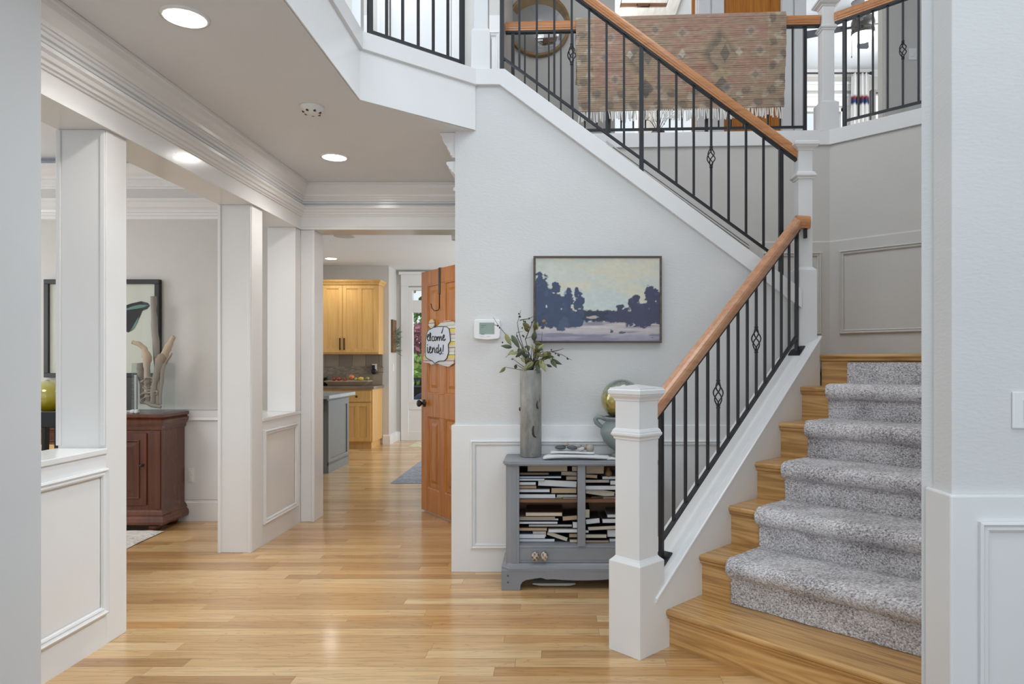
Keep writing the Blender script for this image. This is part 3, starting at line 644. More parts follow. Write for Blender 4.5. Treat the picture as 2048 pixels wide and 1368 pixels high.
MB().box(1.515, 1.533, 4.145, 4.17, 2.03, 2.09).build('rail_bracket', IRON, lt, bevel=.003)
up = [(-.3285 + .108 * k, 4.23) for k in range(17)]
zr = [2.603 + .737 * (1.3995 - x) for x, y in up]
railing('black iron railing with sloping wooden handrail along the upper stair flight', None, 0, up, zr, [1.918 + .7285 * (1.382 - x) for x, y in up], [3.058 - .74 * max(0, x + .307) for x, y in up], (0, 8, 16), (4, 12), (1, 0), (.075, .094), OAKR_X, .375, .026, .0135, .055)
n = 24; A, B = Vector((-.335, 5.4376)), Vector((1.953, 5.3365))
bp = [tuple(A.lerp(B, k / n)) for k in range(n + 1)]; db = (B - A).normalized()
lr = railing('black iron loft railing with the faded rug hung over its wooden rail', None, 0, bp, [3.905] * (n + 1), [3.112] * (n + 1), [3.06] * (n + 1), (0, 8, 16, 24), (), (db.x, db.y), (.058, .11), OAKR_X, .34, .026, .0125)
ra = [(2.155 + .067 + .0741 * k, 5.305 - .067 - .0741 * k) for k in range(15)]
railing('black iron loft railing running right from the loft newel past the bedroom door', None, 0, ra, [3.905] * 15, [3.125] * 15, [3.06] * 15, (0, 14), (4, 10), (1 / S2, -1 / S2), (.07, .05), OAKR_X, .37, .026, .0125, .055)
ll = [(-1.089 + .565 * t, 3.726 + .48 * t) for t in [.114 + .1347 * k for k in range(7)]]
railing('black iron loft railing along the angled loft edge at upper left', None, 0, ll, [3.905] * 7, [3.105] * 7, [3.058] * 7, (0, 6), (), (.762, .648), (.06, .05), OAKR_X, .34, .026, .0135)

# ---- faded rug hung over the loft rail
def make_rug():
    path = [(.046, 3.245), (.046, 3.965), (.040, 3.988), (.022, 3.996), (-.022, 3.996), (-.040, 3.988), (-.046, 3.965), (-.046, 3.50)]
    pts = []
    for a, b in zip(path, path[1:]):
        n = max(1, int(math.dist(a, b) / .0042)); pts += [(a[0] + (b[0] - a[0]) * k / n, a[1] + (b[1] - a[1]) * k / n) for k in range(n)]
    pts.append(path[-1]); pts = np.array(pts); n = len(pts)
    s = np.concatenate([[0], np.cumsum(np.linalg.norm(np.diff(pts, axis=0), axis=1))])
    d = np.gradient(pts, axis=0); d /= np.linalg.norm(d, axis=1)[:, None]; nr = np.stack([d[:, 1], -d[:, 0]], 1)
    X = np.linspace(.165, 1.795, 300); m = len(X); Wd = X[-1] - X[0]
    SS, XX = np.meshgrid(s, (X - X[0]) / Wd, indexing='ij')       # SS metres from the front hem, XX 0..1
    row = np.floor(SS / .0158); rs = np.random.RandomState(11)
    wob = fbm(XX * 14, row * .7, 3, 2)
    rib = np.abs(np.sin(PI * (SS / .0158 + (wob - .5) * .25))) ** .7
    off = rib * .0055
    taper = 1 - .0 * SS; cx_ = .5
    Xw = X[0] + Wd * (cx_ + (XX - cx_) * (0.975 + .025 * np.clip(SS / .5, 0, 1))) + (fbm(SS * 20, XX * 0, 4, 2) - .5) * .008
    AX = Vector((2.49, -.11)).normalized()
    yr = 5.4376 + (Xw + .335) * (-.1011 / 2.288)
    wave = (np.sin(XX * 9) * .006 + np.sin(XX * 21 + 1) * .003) * np.clip((.72 - SS) / .7, 0, 1)
    Y = yr - (pts[:, 0][:, None] + nr[:, 0][:, None] * off) - wave * (SS < .75)
    Z = pts[:, 1][:, None] + nr[:, 1][:, None] * off + (XX - .5) * .014
    # pattern
    xm = XX * 1.63; zm = SS
    nz1 = fbm(xm * 9, row * .55, 21, 3); nz2 = fbm(xm * 30, row * 1.3, 31, 2); nz3 = fbm(xm * 2.2, zm * 3, 41, 3)
    c = np.empty(XX.shape + (3,)); sal = np.array(lin(174, 141, 124)); bei = np.array(lin(170, 150, 128)); tan = np.array(lin(182, 162, 130)); sla = np.array(lin(92, 92, 90)); red = np.array(lin(180, 112, 92)); crm = np.array(lin(200, 190, 174))
    c[:] = sal
    k = np.clip((nz1 - .45) * 6, 0, 1)[..., None]; c = c * (1 - k) + bei * k
    k = np.clip((nz3 - .55) * 7, 0, 1)[..., None] * .5; c = c * (1 - k) + red * k
    def put(mask, col, a=1.0):
        nonlocal c
        k = (np.clip(mask, 0, 1) * a)[..., None]; c = c * (1 - k) + np.array(col) * k
    def dia(x0, z0, a, b, soft=.12): return np.clip((1 - (np.abs(xm - x0) / a + np.abs(zm - z0) / b) + (nz2 - .5) * .3) / soft, 0, 1)
    border = np.minimum(np.minimum(xm, 1.63 - xm) / .13, zm / .17)
    bm = np.clip((1 - border + (nz2 - .5) * .3) / .1, 0, 1); put(bm, bei, .85)
    put(bm * np.clip((np.sin(xm * 32) * np.sin(zm * 34) - .35 + (nz2 - .5)) * 4, 0, 1), sla, .55)
    put(bm * np.clip((np.sin(xm * 32 + 1.4) * np.sin(zm * 34 + 1.2) - .5 + (nz2 - .5)) * 4, 0, 1), crm, .5)
    put(np.clip(1 - np.abs(border - 1.05) / .08, 0, 1), tan, .6)
    for x0, z0 in ((.52, .42), (1.12, .43)):
        put(dia(x0, z0, .22, .29, .3), tan, .45); put(dia(x0, z0, .16, .24, .35), sla, .62); put(dia(x0 + .02, z0 - .02, .11, .15), bei, .8); put(dia(x0 + .04, z0, .04, .08), sla, .6); put(dia(x0, z0 - .17, .08, .07), tan, .7)
        put(dia(x0 + .02, z0 - .25, .07, .08), sla, .7)
    for x0, z0 in ((.27, .58), (.83, .60), (.62, .63), (1.36, .60), (.30, .25), (.85, .22), (1.40, .26), (.64, .18), (1.18, .16), (.22, .42), (.83, .42), (1.43, .45)):
        put(dia(x0, z0, .07, .07, .5), crm, .35); put(dia(x0, z0, .04, .04, .5), sla, .5)
    for x0 in (.42, .83, 1.27): put(dia(x0, .44, .03, .035), crm, .9)
    dark = (rs.rand(n, 1) * .22 + .86); c = c * (dark * (.80 + .32 * nz2))[..., None]
    gap = np.clip(1 - rib * 1.8, 0, 1)[..., None]; c = c * (1 - gap * .62)
    col = np.concatenate([np.clip(c, 0, 1), np.ones(XX.shape + (1,))], 2).reshape(-1, 4)
    b = MB(); b.add(np.stack([Xw, Y, Z], 2).reshape(-1, 3).tolist(), [(i * m + j, i * m + j + 1, (i + 1) * m + j + 1, (i + 1) * m + j) for i in range(n - 1) for j in range(m - 1)], True)
    t = thing('hanging_rug', 'faded salmon and slate woven rug with white fringe hung over the loft rail', 'rug', (.98, 5.34, 3.2))
    o = b.build('weave', vcol('rug wool', .95), t, col=col)
    f = MB(); r = random.Random(2)
    for k in range(110):
        x = .19 + 1.58 * (k + r.uniform(-.3, .3)) / 110; y = 5.4376 + (x + .335) * (-.1011 / 2.288) - .048
        z0 = 3.25 + (x - .98) * .0086; L = r.uniform(.055, .095); q = r.uniform(-.012, .012)
        f.tube([(x, y, z0), (x + q * .5, y - .004, z0 - L * .5), (x + q, y + r.uniform(-.004, .004), z0 - L)], [.0045, .0055, .006], 5)
    f.build('fringe', paint('white fringe cotton', (.78, .76, .72), .9), t, kind='stuff')
make_rug()
# ================================================================ THINGS IN THE HALL
# ---- open fir door with over-door hook and sign
hx, hy = -.679, 5.27; ddx, ddy = -.597, .802
MD = Matrix.Translation((hx, hy, 0)) @ Matrix.Rotation(math.atan2(ddy, ddx), 4, 'Z')   # local x: hinge to free edge, local y: towards the hall
dr = thing('door_4', 'open four panel fir door standing into the hallway', 'door', (hx, hy, 0), math.atan2(ddy, ddx), kind='structure')
lf = MB(MD); zb, zt = .012, 2.045
lf.box(0, .115, -.02, .02, zb, zt).box(.645, .76, -.02, .02, zb, zt).box(.115, .645, -.02, .02, zb, .21).box(.115, .645, -.02, .02, .815, 1.01).box(.115, .645, -.02, .02, 1.925, zt).box(.335, .425, -.02, .02, .21, .815).box(.335, .425, -.02, .02, 1.01, 1.925)
lf.build('leaf', FIR, dr, bevel=.003)
for x0, x1 in ((.115, .335), (.425, .645)):
    for z0, z1 in ((.21, .815), (1.01, 1.925)):
        p = MB(MD).box(x0, x1, -.012, .006, z0, z1)
        p.mould((0, .006, 0), (-1, 0, 0), (0, 0, 1), -x1, -x0, z0, z1, [(0, .013), (.010, .010), (.014, .002), (.05, .002), (.075, .009)])
        p.box(x0 + .075, x1 - .075, .004, .015, z0 + .075, z1 - .075)
        p.build('panel', FIR, dr)
kb = MB(MD).lathe([(0, .02), (.032, .02), (.032, .026), (.012, .03), (.011, .05), (.024, .056), (.030, .068), (.027, .080), (.012, .087), (0, .088)], (.70, 0, .925), 18, axis='y')
kb.lathe([(0, -.02), (.032, -.02), (.032, -.026), (.012, -.03), (.011, -.05), (.024, -.056), (.030, -.068), (.027, -.080), (0, -.088)], (.70, 0, .925), 18, axis='y')
kb.build('door_knob', IRON, dr)
hk = thing('door_hook', 'dark metal over-door hook on the open wooden door', 'hook', tuple(MD @ Vector((.42, .03, 1.72))), math.atan2(ddy, ddx))
MB(MD).box(.405, .435, .021, .024, 1.83, 2.048).box(.405, .435, -.023, .024, 2.0455, 2.0485).build('strap', IRON, hk)
MB(MD).tube([(.42, .0235, 1.84), (.42, .0235, 1.72), (.425, .03, 1.70), (.45, .05, 1.695), (.475, .062, 1.72), (.485, .066, 1.755)], .004, 6).build('hook_arm', IRON, hk)
def dpx(zx, zy, off=.03):          # point of the door face (in its own plane) from sketch coordinates
    px, py = 840 + zx / 5.7, 520 + zy / 5.7
    k = (px - CX) / F; ox, oy = -ddy * off, -(-ddx) * off
    t = ((hx + ox) - k * (hy + oy)) / (k * ddy - ddx); Y = hy + oy + t * ddy
    return t, PZ(py, Y)
sg = thing('welcome_sign', 'shaped welcome sign with striped border hanging on the wooden door', 'sign', tuple(MD @ Vector((.45, .03, 1.26))), math.atan2(ddy, ddx))
outl = [(205, 752), (235, 722), (275, 698), (335, 688), (385, 700), (412, 738), (415, 830), (404, 900), (410, 955), (396, 1040), (400, 1110), (384, 1180), (330, 1216), (255, 1200), (205, 1180), (132, 1194), (112, 1176), (45, 1166), (43, 1110), (62, 1056), (68, 950), (74, 850), (100, 790), (150, 775)]
m, nt, b = newmat('sign stripes'); mp = coords(nt); sx = nt.nodes.new('ShaderNodeSeparateXYZ'); nt.links.new(mp.outputs[0], sx.inputs[0])
mm = node(nt, 'ShaderNodeMath', _operation='FRACT'); ml = node(nt, 'ShaderNodeMath', _operation='MULTIPLY'); ml.inputs[1].default_value = 9.6; nt.links.new(sx.outputs['Z'], ml.inputs[0]); nt.links.new(ml.outputs[0], mm.inputs[0])
rr = ramp(nt, [(0, lin(215, 215, 208)), (.22, lin(176, 52, 58)), (.27, lin(200, 205, 202)), (.42, lin(226, 206, 104)), (.68, lin(92, 134, 92)), (.73, lin(228, 226, 218)), (.9, lin(196, 200, 200))], 'CONSTANT'); nt.links.new(mm.outputs[0], rr.inputs[0]); nt.links.new(rr.outputs[0], b.inputs['Base Color']); b.inputs['Roughness'].default_value = .6
SGS = m
MB(MD).poly([dpx(*q) for q in outl], .024, .034, 'y').build('striped_board', SGS, sg)
MB(MD).poly([dpx(*q) for q in [(100, 745), (108, 700), (130, 672), (158, 690), (166, 735), (150, 785), (125, 775)]], .024, .033, 'y').build('corner_curl', SGS, sg)
inn = [(215, 757), (310, 762), (336, 788), (345, 850), (350, 925), (325, 965), (330, 1050), (310, 1120), (280, 1150), (222, 1152), (170, 1178), (148, 1152), (92, 1126), (66, 1100), (66, 1010), (70, 920), (78, 850), (100, 800), (150, 772)]
ip = [dpx(*q, .036) for q in inn]
pq = MB(MD).poly(ip, .034, .039, 'y').build('plaque', paint('sign plaque', lin(214, 220, 234), .5), sg)
MB(MD).tube([(x, .039, z) for x, z in ip + ip[:1]], .0032, 6).build('outline', IRON, pq)
STK = [  # handwriting: "elcome" / "iends!"
 [(84, 885), (98, 872), (104, 855), (94, 846), (84, 866), (84, 900), (98, 922), (112, 912), (122, 880), (124, 836), (116, 828), (112, 860), (114, 905), (124, 920)],
 [(158, 876), (146, 870), (136, 890), (138, 915), (150, 924), (164, 914)],
 [(176, 872), (166, 886), (166, 912), (178, 920), (188, 904), (186, 880), (176, 872), (196, 884)],
 [(200, 872), (200, 920), (206, 886), (218, 872), (222, 890), (222, 920), (228, 886), (240, 870), (246, 886), (246, 918), (256, 912)],
 [(258, 896), (274, 884), (280, 862), (272, 852), (262, 872), (262, 904), (274, 920), (292, 900)],
 [(86, 990), (86, 1040), (94, 1060), (104, 1046)], [(85, 966), (88, 972)],
 [(106, 1030), (122, 1016), (126, 994), (116, 986), (108, 1010), (110, 1050), (122, 1062), (136, 1044)],
 [(142, 996), (142, 1060), (148, 1020), (160, 998), (168, 1016), (168, 1054), (178, 1056)],
 [(204, 1006), (192, 1002), (184, 1026), (188, 1056), (200, 1060), (208, 1030), (214, 960), (208, 1040), (216, 1062)],
 [(220, 1046), (234, 1020), (236, 1000), (240, 1034), (246, 1060), (232, 1076), (222, 1066)],
 [(268, 966), (266, 1000), (262, 1046)], [(260, 1066), (262, 1072)]]
tx = MB(MD)
for s_ in STK: tx.tube([(q[0], .0405, q[1]) for q in [dpx(*k, .04) for k in s_]], .0046, 6)
tx.build('lettering', BLACKP, pq)
ar = MB(MD); q0, q1 = dpx(268, 765, .04), dpx(248, 835, .04); ar.tube([(q0[0], .041, q0[1]), (q1[0], .041, q1[1])], [.002, .005], 6); ar.build('hanger_cord', IRON, sg)

# ---- ceiling fixtures
LAMP = emit('lamp diffuser', (1.0, .97, .92), 60.0)
def can(label, x, y, z, r, power):
    t = thing('recessed_light', label, 'light', (x, y, z))
    MB().lathe([(r * 1.0, z), (r * 1.0, z - .006), (r * .84, z - .009), (r * .82, z + .02)], (x, y, 0), 28).build('trim_ring', TRIM, t)
    MB().lathe([(0, z - .002), (r * .83, z - .001), (r * .83, z + .0), (0, z + .0)], (x, y, 0), 28).build('diffuser', LAMP, t)
    l = bpy.data.lights.new('recessed_lamp', 'SPOT'); l.energy = power; l.spot_size = 2.4; l.spot_blend = .6; l.color = (1, .95, .87); l.shadow_soft_size = r * .7
    o = bpy.data.objects.new('recessed_lamp', l); COL.objects.link(o); o.location = (x, y, z - .02)
can('round recessed ceiling light nearest the camera in the hallway', PX(370, 2.79), 2.79, 2.69, .094, 22)
can('round recessed ceiling light farther down the hallway', PX(669, 4.7), 4.7, 2.69, .094, 22)
can('small recessed light in the kitchen ceiling', PX(662, 9.8), 9.8, 2.76, .094, 16)
sd = thing('smoke_detector', 'white round smoke detector on the hallway ceiling', 'smoke detector', (PX(624, 3.78), 3.78, 2.69))
x, y = PX(624, 3.78), 3.78
MB().lathe([(0, 2.69), (.066, 2.69), (.066, 2.682), (.058, 2.672), (.052, 2.668), (.05, 2.66), (.036, 2.652), (0, 2.651)], (x, y, 0), 28).build('housing', WHITEP, sd)
m = MB()
for k in range(7):
    a = k * 2 * PI / 7; m = MB().box(x + .044 * math.cos(a) - .006, x + .044 * math.cos(a) + .006, y + .044 * math.sin(a) - .006, y + .044 * math.sin(a) + .006, 2.653, 2.662); m.build('vent_slot', IRON, sd)

sk = thing('ceiling_speaker', 'round speaker grille in the kitchen ceiling', 'speaker', (PX(690, 8.05), 8.05, 2.76))
MB().lathe([(0, 2.752), (.10, 2.752), (.125, 2.754), (.125, 2.76)], (PX(690, 8.05), 8.05, 0), 28).build('grille', paint('speaker grille', (.5, .49, .48), .6), sk)

# ---- painting on the stair wall
def make_painting():
    x0, x1, z0, z1 = PX(1067, 4.14), PX(1323, 4.14), PZ(686, 4.14), PZ(512.5, 4.14)
    t = thing('landscape_painting', 'thin framed landscape painting of dark trees around a pale field', 'painting', ((x0 + x1) / 2, 4.168, z0))
    fm = wood('grey brown frame wood', lin(62, 52, 46), lin(88, 76, 68), lin(112, 98, 88), 'x', 1.0, .5, 0)
    wd = .013
    for a in ((x0, x1, z0, z0 + wd), (x0, x1, z1 - wd, z1), (x0, x0 + wd, z0 + wd, z1 - wd), (x1 - wd, x1, z0 + wd, z1 - wd)):
        MB().box(a[0], a[1], 4.125, 4.168, a[2], a[3]).build('frame_bar', fm, t, bevel=.0015)
    nu_, nv = 240, 160
    U, V = np.meshgrid(np.linspace(0, 1, nu_), np.linspace(0, 1, nv))
    n1 = fbm(U * 5, V * 9, 1, 4); n2 = fbm(U * 30, V * 30, 2, 3); n3 = fbm(U * 4, V * 30, 3, 4); n4 = fbm(U * 34, V * 26, 8, 4)
    c = np.zeros((nv, nu_, 3))
    sky_t = np.array(lin(176, 190, 190)); sky_m = np.array(lin(206, 206, 194)); sky_b = np.array(lin(196, 208, 206)); ylw = np.array(lin(214, 208, 184))
    k = np.clip((V - .38) / .6, 0, 1)[..., None]; c[:] = sky_b * (1 - k) + sky_m * k
    k = (np.clip((V - .80) / .2, 0, 1) * np.clip((.75 - U) * 3, 0, 1) * np.clip((n1 - .3) * 3, 0, 1))[..., None]; c = c * (1 - k) + sky_t * k
    k = np.clip((n1 - .48) * 4, 0, .8)[..., None]; c = c * (1 - k) + ylw * k
    def put(mk, col, a=1.0):
        nonlocal c
        k = (np.clip(mk, 0, 1) * a)[..., None]; c = c * (1 - k) + np.array(col) * k
    # field
    fld = np.clip((.235 + (n2 - .5) * .02 - V) / .01, 0, 1)
    put(fld, lin(186, 178, 182)); put(fld * np.clip((n3 - .5) * 6, 0, 1), lin(206, 200, 196), .8); put(fld * np.clip((.46 - n3) * 8, 0, 1), lin(120, 116, 140), .8)
    put(fld * np.clip((V - .17) * 20, 0, 1) * np.clip((n3 - .4) * 4, 0, 1), lin(198, 178, 168), .6)
    put(fld * np.clip((.10 - V) * 14 + (n3 - .5) * 3, 0, 1), lin(134, 132, 162), .7)
    NV = np.array(lin(58, 72, 102)); NV2 = np.array(lin(44, 54, 76)); NVR = np.array(lin(62, 64, 92))
    def blob(u, v, a, b, s=.5):
        d = ((U - u) / a) ** 2 + ((V - v) / b) ** 2
        return np.clip((1 + (n4 - .5) * 2.6 + (n2 - .5) * s - d) * 4, 0, 1)
    def tree(u, top, bot, wd, col):
        wd = wd * 1.35
        for q in range(6):
            f = q / 5; v = bot + (top - bot) * (.2 + .70 * f); put(blob(u + .014 * math.sin(q * 2 + u * 20), v, wd * (1.05 - .55 * f), (top - bot) * .19), col); put(blob(u + .02 * math.sin(q * 3 + u * 33), v + .02, wd * (.5 - .25 * f), (top - bot) * .09) * np.clip((n2 - .45) * 5, 0, 1), [x * 1.5 for x in col], .6)
    # far tree line
    put(np.clip((.375 + (n4 - .5) * .05 - V) * 60, 0, 1) * np.clip((V - .225 - (n4 - .5) * .05) * 60, 0, 1), NV2)
    put(blob(.46, .285, .05, .02), lin(190, 176, 172), .9)
    for a in ((.05, .77, .14, .085), (.0, .7, .14, .07), (.10, .60, .14, .06), (.16, .68, .14, .06), (.20, .5, .14, .06), (.26, .60, .14, .045), (.25, .40, .13, .06), (.30, .36, .15, .05)): tree(*a, NV)
    tree(.345, .61, .22, .028, NV); put(blob(.375, .50, .022, .045), NV); tree(.225, .28, .12, .035, np.array(lin(70, 84, 112)))
    for a in ((.93, .63, .17, .075), (.99, .58, .17, .06), (.80, .52, .17, .065), (.86, .44, .16, .07), (.70, .42, .20, .055), (.63, .36, .22, .05)): tree(*a, NVR)
    put(blob(.615, .115, .018, .028), NV); put(blob(.70, .10, .03, .014), NV2, .8)
    put(blob(.94, .04, .014, .006), NV2, .9)
    c *= (.93 + .14 * n2)[..., None]
    X = x0 + wd + (x1 - x0 - 2 * wd) * U; Z = z0 + wd + (z1 - z0 - 2 * wd) * V
    b = MB(); b.add(np.stack([X, 4.131 + (n2 - .5) * .0012, Z], 2).reshape(-1, 3).tolist(), [(i * nu_ + j, i * nu_ + j + 1, (i + 1) * nu_ + j + 1, (i + 1) * nu_ + j) for i in range(nv - 1) for j in range(nu_ - 1)], True)
    b.build('canvas', vcol('oil painting', .45), t, col=np.concatenate([np.clip(c, 0, 1), np.ones((nv, nu_, 1))], 2).reshape(-1, 4))
    MB().box(x0 + wd, x1 - wd, 4.135, 4.166, z0 + wd, z1 - wd).build('backing', fm, t)
make_painting()

# ---- thermostat
x0, x1, z0, z1 = PX(949, 4.16), PX(1000, 4.16), PZ(678, 4.16), PZ(639, 4.16)
th = thing('thermostat', 'white wall thermostat with green-grey screen beside the painting', 'thermostat', ((x0 + x1) / 2, 4.169, z0))
pts = [(x0 + .008, z0), ((x0 + x1) / 2, z0 - .006), (x1 - .008, z0), (x1, z0 + .01), (x1 + .002, (z0 + z1) / 2), (x1, z1 - .008), (x1 - .008, z1), (x0 + .008, z1), (x0, z1 - .008), (x0 - .002, (z0 + z1) / 2), (x0, z0 + .01)]
MB().poly(pts, 4.142, 4.169, 'y').build('case', WHITEP, th, bevel=.005, seg=3)
MB().box(x0 + .032, x1 - .032, 4.1405, 4.144, z0 + .030, z1 - .020).build('screen', paint('lcd', lin(138, 158, 148), .25), th)
m = MB()
for k, (a, L) in enumerate(((.010, .03), (.022, .018), (.062, .02))): m.box(x0 + .042, x0 + .042 + L, 4.1398, 4.1402, z1 - .030 - a, z1 - .026 - a)
m.build('display_text', paint('lcd text', lin(105, 122, 114), .4), th)
m = MB().box(x0 + .035, x0 + .06, 4.141, 4.143, z0 + .012, z0 + .018).box(x0 + .075, x0 + .10, 4.141, 4.143, z0 + .012, z0 + .018)
m.build('button', paint('thermostat button', (.7, .7, .69), .4), th)

# ---- light switch on the foreground wall
ls = thing('light_switch', 'white rocker light switch plate on the right foreground wall', 'switch', (PX(2052, 2.0), 2.0, PZ(858, 2.0)))
x0, x1, z0, z1 = PX(2022, 2.0), PX(2082, 2.0), PZ(857, 2.0), PZ(783, 2.0)
MB().box(x0, x1, 1.992, 1.9995, z0, z1).build('plate', WHITEP, ls, bevel=.004, seg=3)
MB().box(x0 + .03, x1 - .03, 1.988, 1.995, z0 + .022, z1 - .022).build('rocker', WHITEP, ls, bevel=.002)

# ================================================================ CONSOLE AND WHAT STANDS ON IT
GREYP = paint('worn grey furniture paint', lin(138, 142, 149), .42, .1, 60, .12)
def make_console():
    t = thing('console_cabinet', 'grey painted open console cabinet packed with books against the stair wall', 'cabinet', (.149, 3.985, 0))
    xl, xr = -.276, .574
    tp = [(-.294, 4.145), (-.294, 3.855), (-.255, 3.815), (.553, 3.815), (.592, 3.855), (.592, 4.145)]
    def off(d): return [(-.294 + d, 4.145), (-.294 + d, 3.855 + d * .4), (-.255 + d * .4, 3.815 + d), (.553 - d * .4, 3.815 + d), (.592 - d, 3.855 + d * .4), (.592 - d, 4.145)]
    MB().poly(off(0), .703, .716).poly(off(.008), .695, .703).poly(off(.004), .716, .719).build('top', GREYP, t, bevel=.002)
    for a in (xl, xr - .02): MB().box(a, a + .02, 3.86, 4.145, .11, .695).build('side_panel', GREYP, t)
    MB().box(xl + .02, xr - .02, 4.125, 4.142, .11, .695).build('back_panel', SHELFW, t)
    MB().poly([(xl - .002, 3.90), (xl - .002, 3.865), (xl + .03, 3.835), (xl + .075, 3.835), (xl + .075, 3.86), (xl + .035, 3.90)], .145, .695).build('stile', GREYP, t, bevel=.002)
    MB().box(xl + .048, xl + .057, 3.832, 3.838, .145, .695).build('stile_bead', GREYP, t)
    MB().box(PX(1155, 3.84), PX(1171, 3.84), 3.838, 3.86, .24, .695).build('stile', GREYP, t, bevel=.002)
    MB().poly([(xr + .002, 3.90), (xr + .002, 3.865), (xr - .03, 3.835), (xr - .075, 3.835), (xr - .075, 3.86), (xr - .035, 3.90)], .145, .695).build('stile', GREYP, t, bevel=.002)
    MB().box(xl + .02, xr - .02, 3.865, 4.125, .482, .499).build('shelf', SHELFW, t)
    MB().box(xl + .02, xr - .02, 3.86, 4.125, .232, .248).build('shelf', GREYP, t)
    MB().sweep([(0, .222), (.008, .224), (.012, .232), (.008, .240), (0, .246)], [(xl + .035, 3.86), (xr - .035, 3.86)], side=-1).box(xl + .035, xr - .035, 3.85, 3.86, .222, .246).build('mid_rail', GREYP, t)
    MB().box(xl + .05, xr - .05, 3.846, 3.862, .160, .222).build('drawer_front', GREYP, t, bevel=.002)
    km = vcol('patterned knob', .4)
    for px in (1070.5, 1088.5):
        x, z = PX(px, 3.82), PZ(1113, 3.82)
        b = MB().ell((x, 3.822, z), (.021, .019, .026), 20, 12).lathe([(.008, 3.835), (.008, 3.848)], (x, 0, z), 8, axis='y')
        cl = [(*(lin(196, 184, 166) if (math.sin(v[0] * 260) * math.sin(v[2] * 210) > -.1) else lin(108, 88, 78)), 1) for v in b.v]
        b.build('knob', km, t, col=cl)
    MB().box(xl + .035, xr - .035, 3.846, 3.862, .146, .160).build('lower_rail', GREYP, t)
    MB().sweep([(0, .108), (.026, .108), (.026, .122), (.018, .126), (.014, .138), (.004, .146), (0, .146)], [(xl, 4.14), (xl, 3.872), (xl + .03, 3.84), (xr - .03, 3.84), (xr, 3.872), (xr, 4.14)], side=-1).build('base_moulding', GREYP, t)
    MB().box(xl, xr, 3.85, 4.14, .112, .146).build('base_board', GREYP, t)
    a = xl - .024; b_ = xr + .024
    def scal(n=9):
        L = [(a + .105, 0), (a + .108, .03), (a + .118, .047), (a + .14, .058), (a + .16, .060)]
        mid = [(a + .19, .066), (a + .225, .070), (a + .25, .060), (a + .29, .062), (a + .34, .058), ((a + b_) / 2 - .03, .055)]
        half = [(a, 0), *L, *mid]
        return half + [(a + b_ - x, z) for x, z in half[::-1]] + [(b_, .112), (a, .112)]
    MB().poly(scal(), 3.816, 3.836, 'y').build('apron', GREYP, t, bevel=.002)
    for x in (a, b_ - .02): MB().poly([(3.836, 0), (3.90, 0), (3.92, .055), (4.05, .055), (4.07, 0), (4.14, 0), (4.14, .112), (3.836, .112)], x, x + .02, 'x').build('base_side', GREYP, t)
    m = MB()
    for z in (.083, .046): m.lathe([(0, 3.8145), (.005, 3.8145), (.006, 3.816), (.0, 3.817)], (a + .037, 0, z), 10, axis='y')
    m.build('screw_cap', paint('screw cap', lin(88, 92, 97), .4), t)
make_console()
tr = MB().poly([(PX(1065, 3.87), .016), (PX(1080, 3.87), .008), (PX(1140, 3.87), .008), (PX(1151, 3.87), .016), (PX(1151, 3.87), .022), (PX(1065, 3.87), .022)], 3.87, 4.08, 'y').box(PX(1085, 3.87), PX(1135, 3.87), 3.9, 4.05, 0, .009).build('floor_tray', paint('pale tray', (.45, .44, .42), .4), bevel=.002, label='pale low tray pushed under the grey console cabinet', cat='tray')

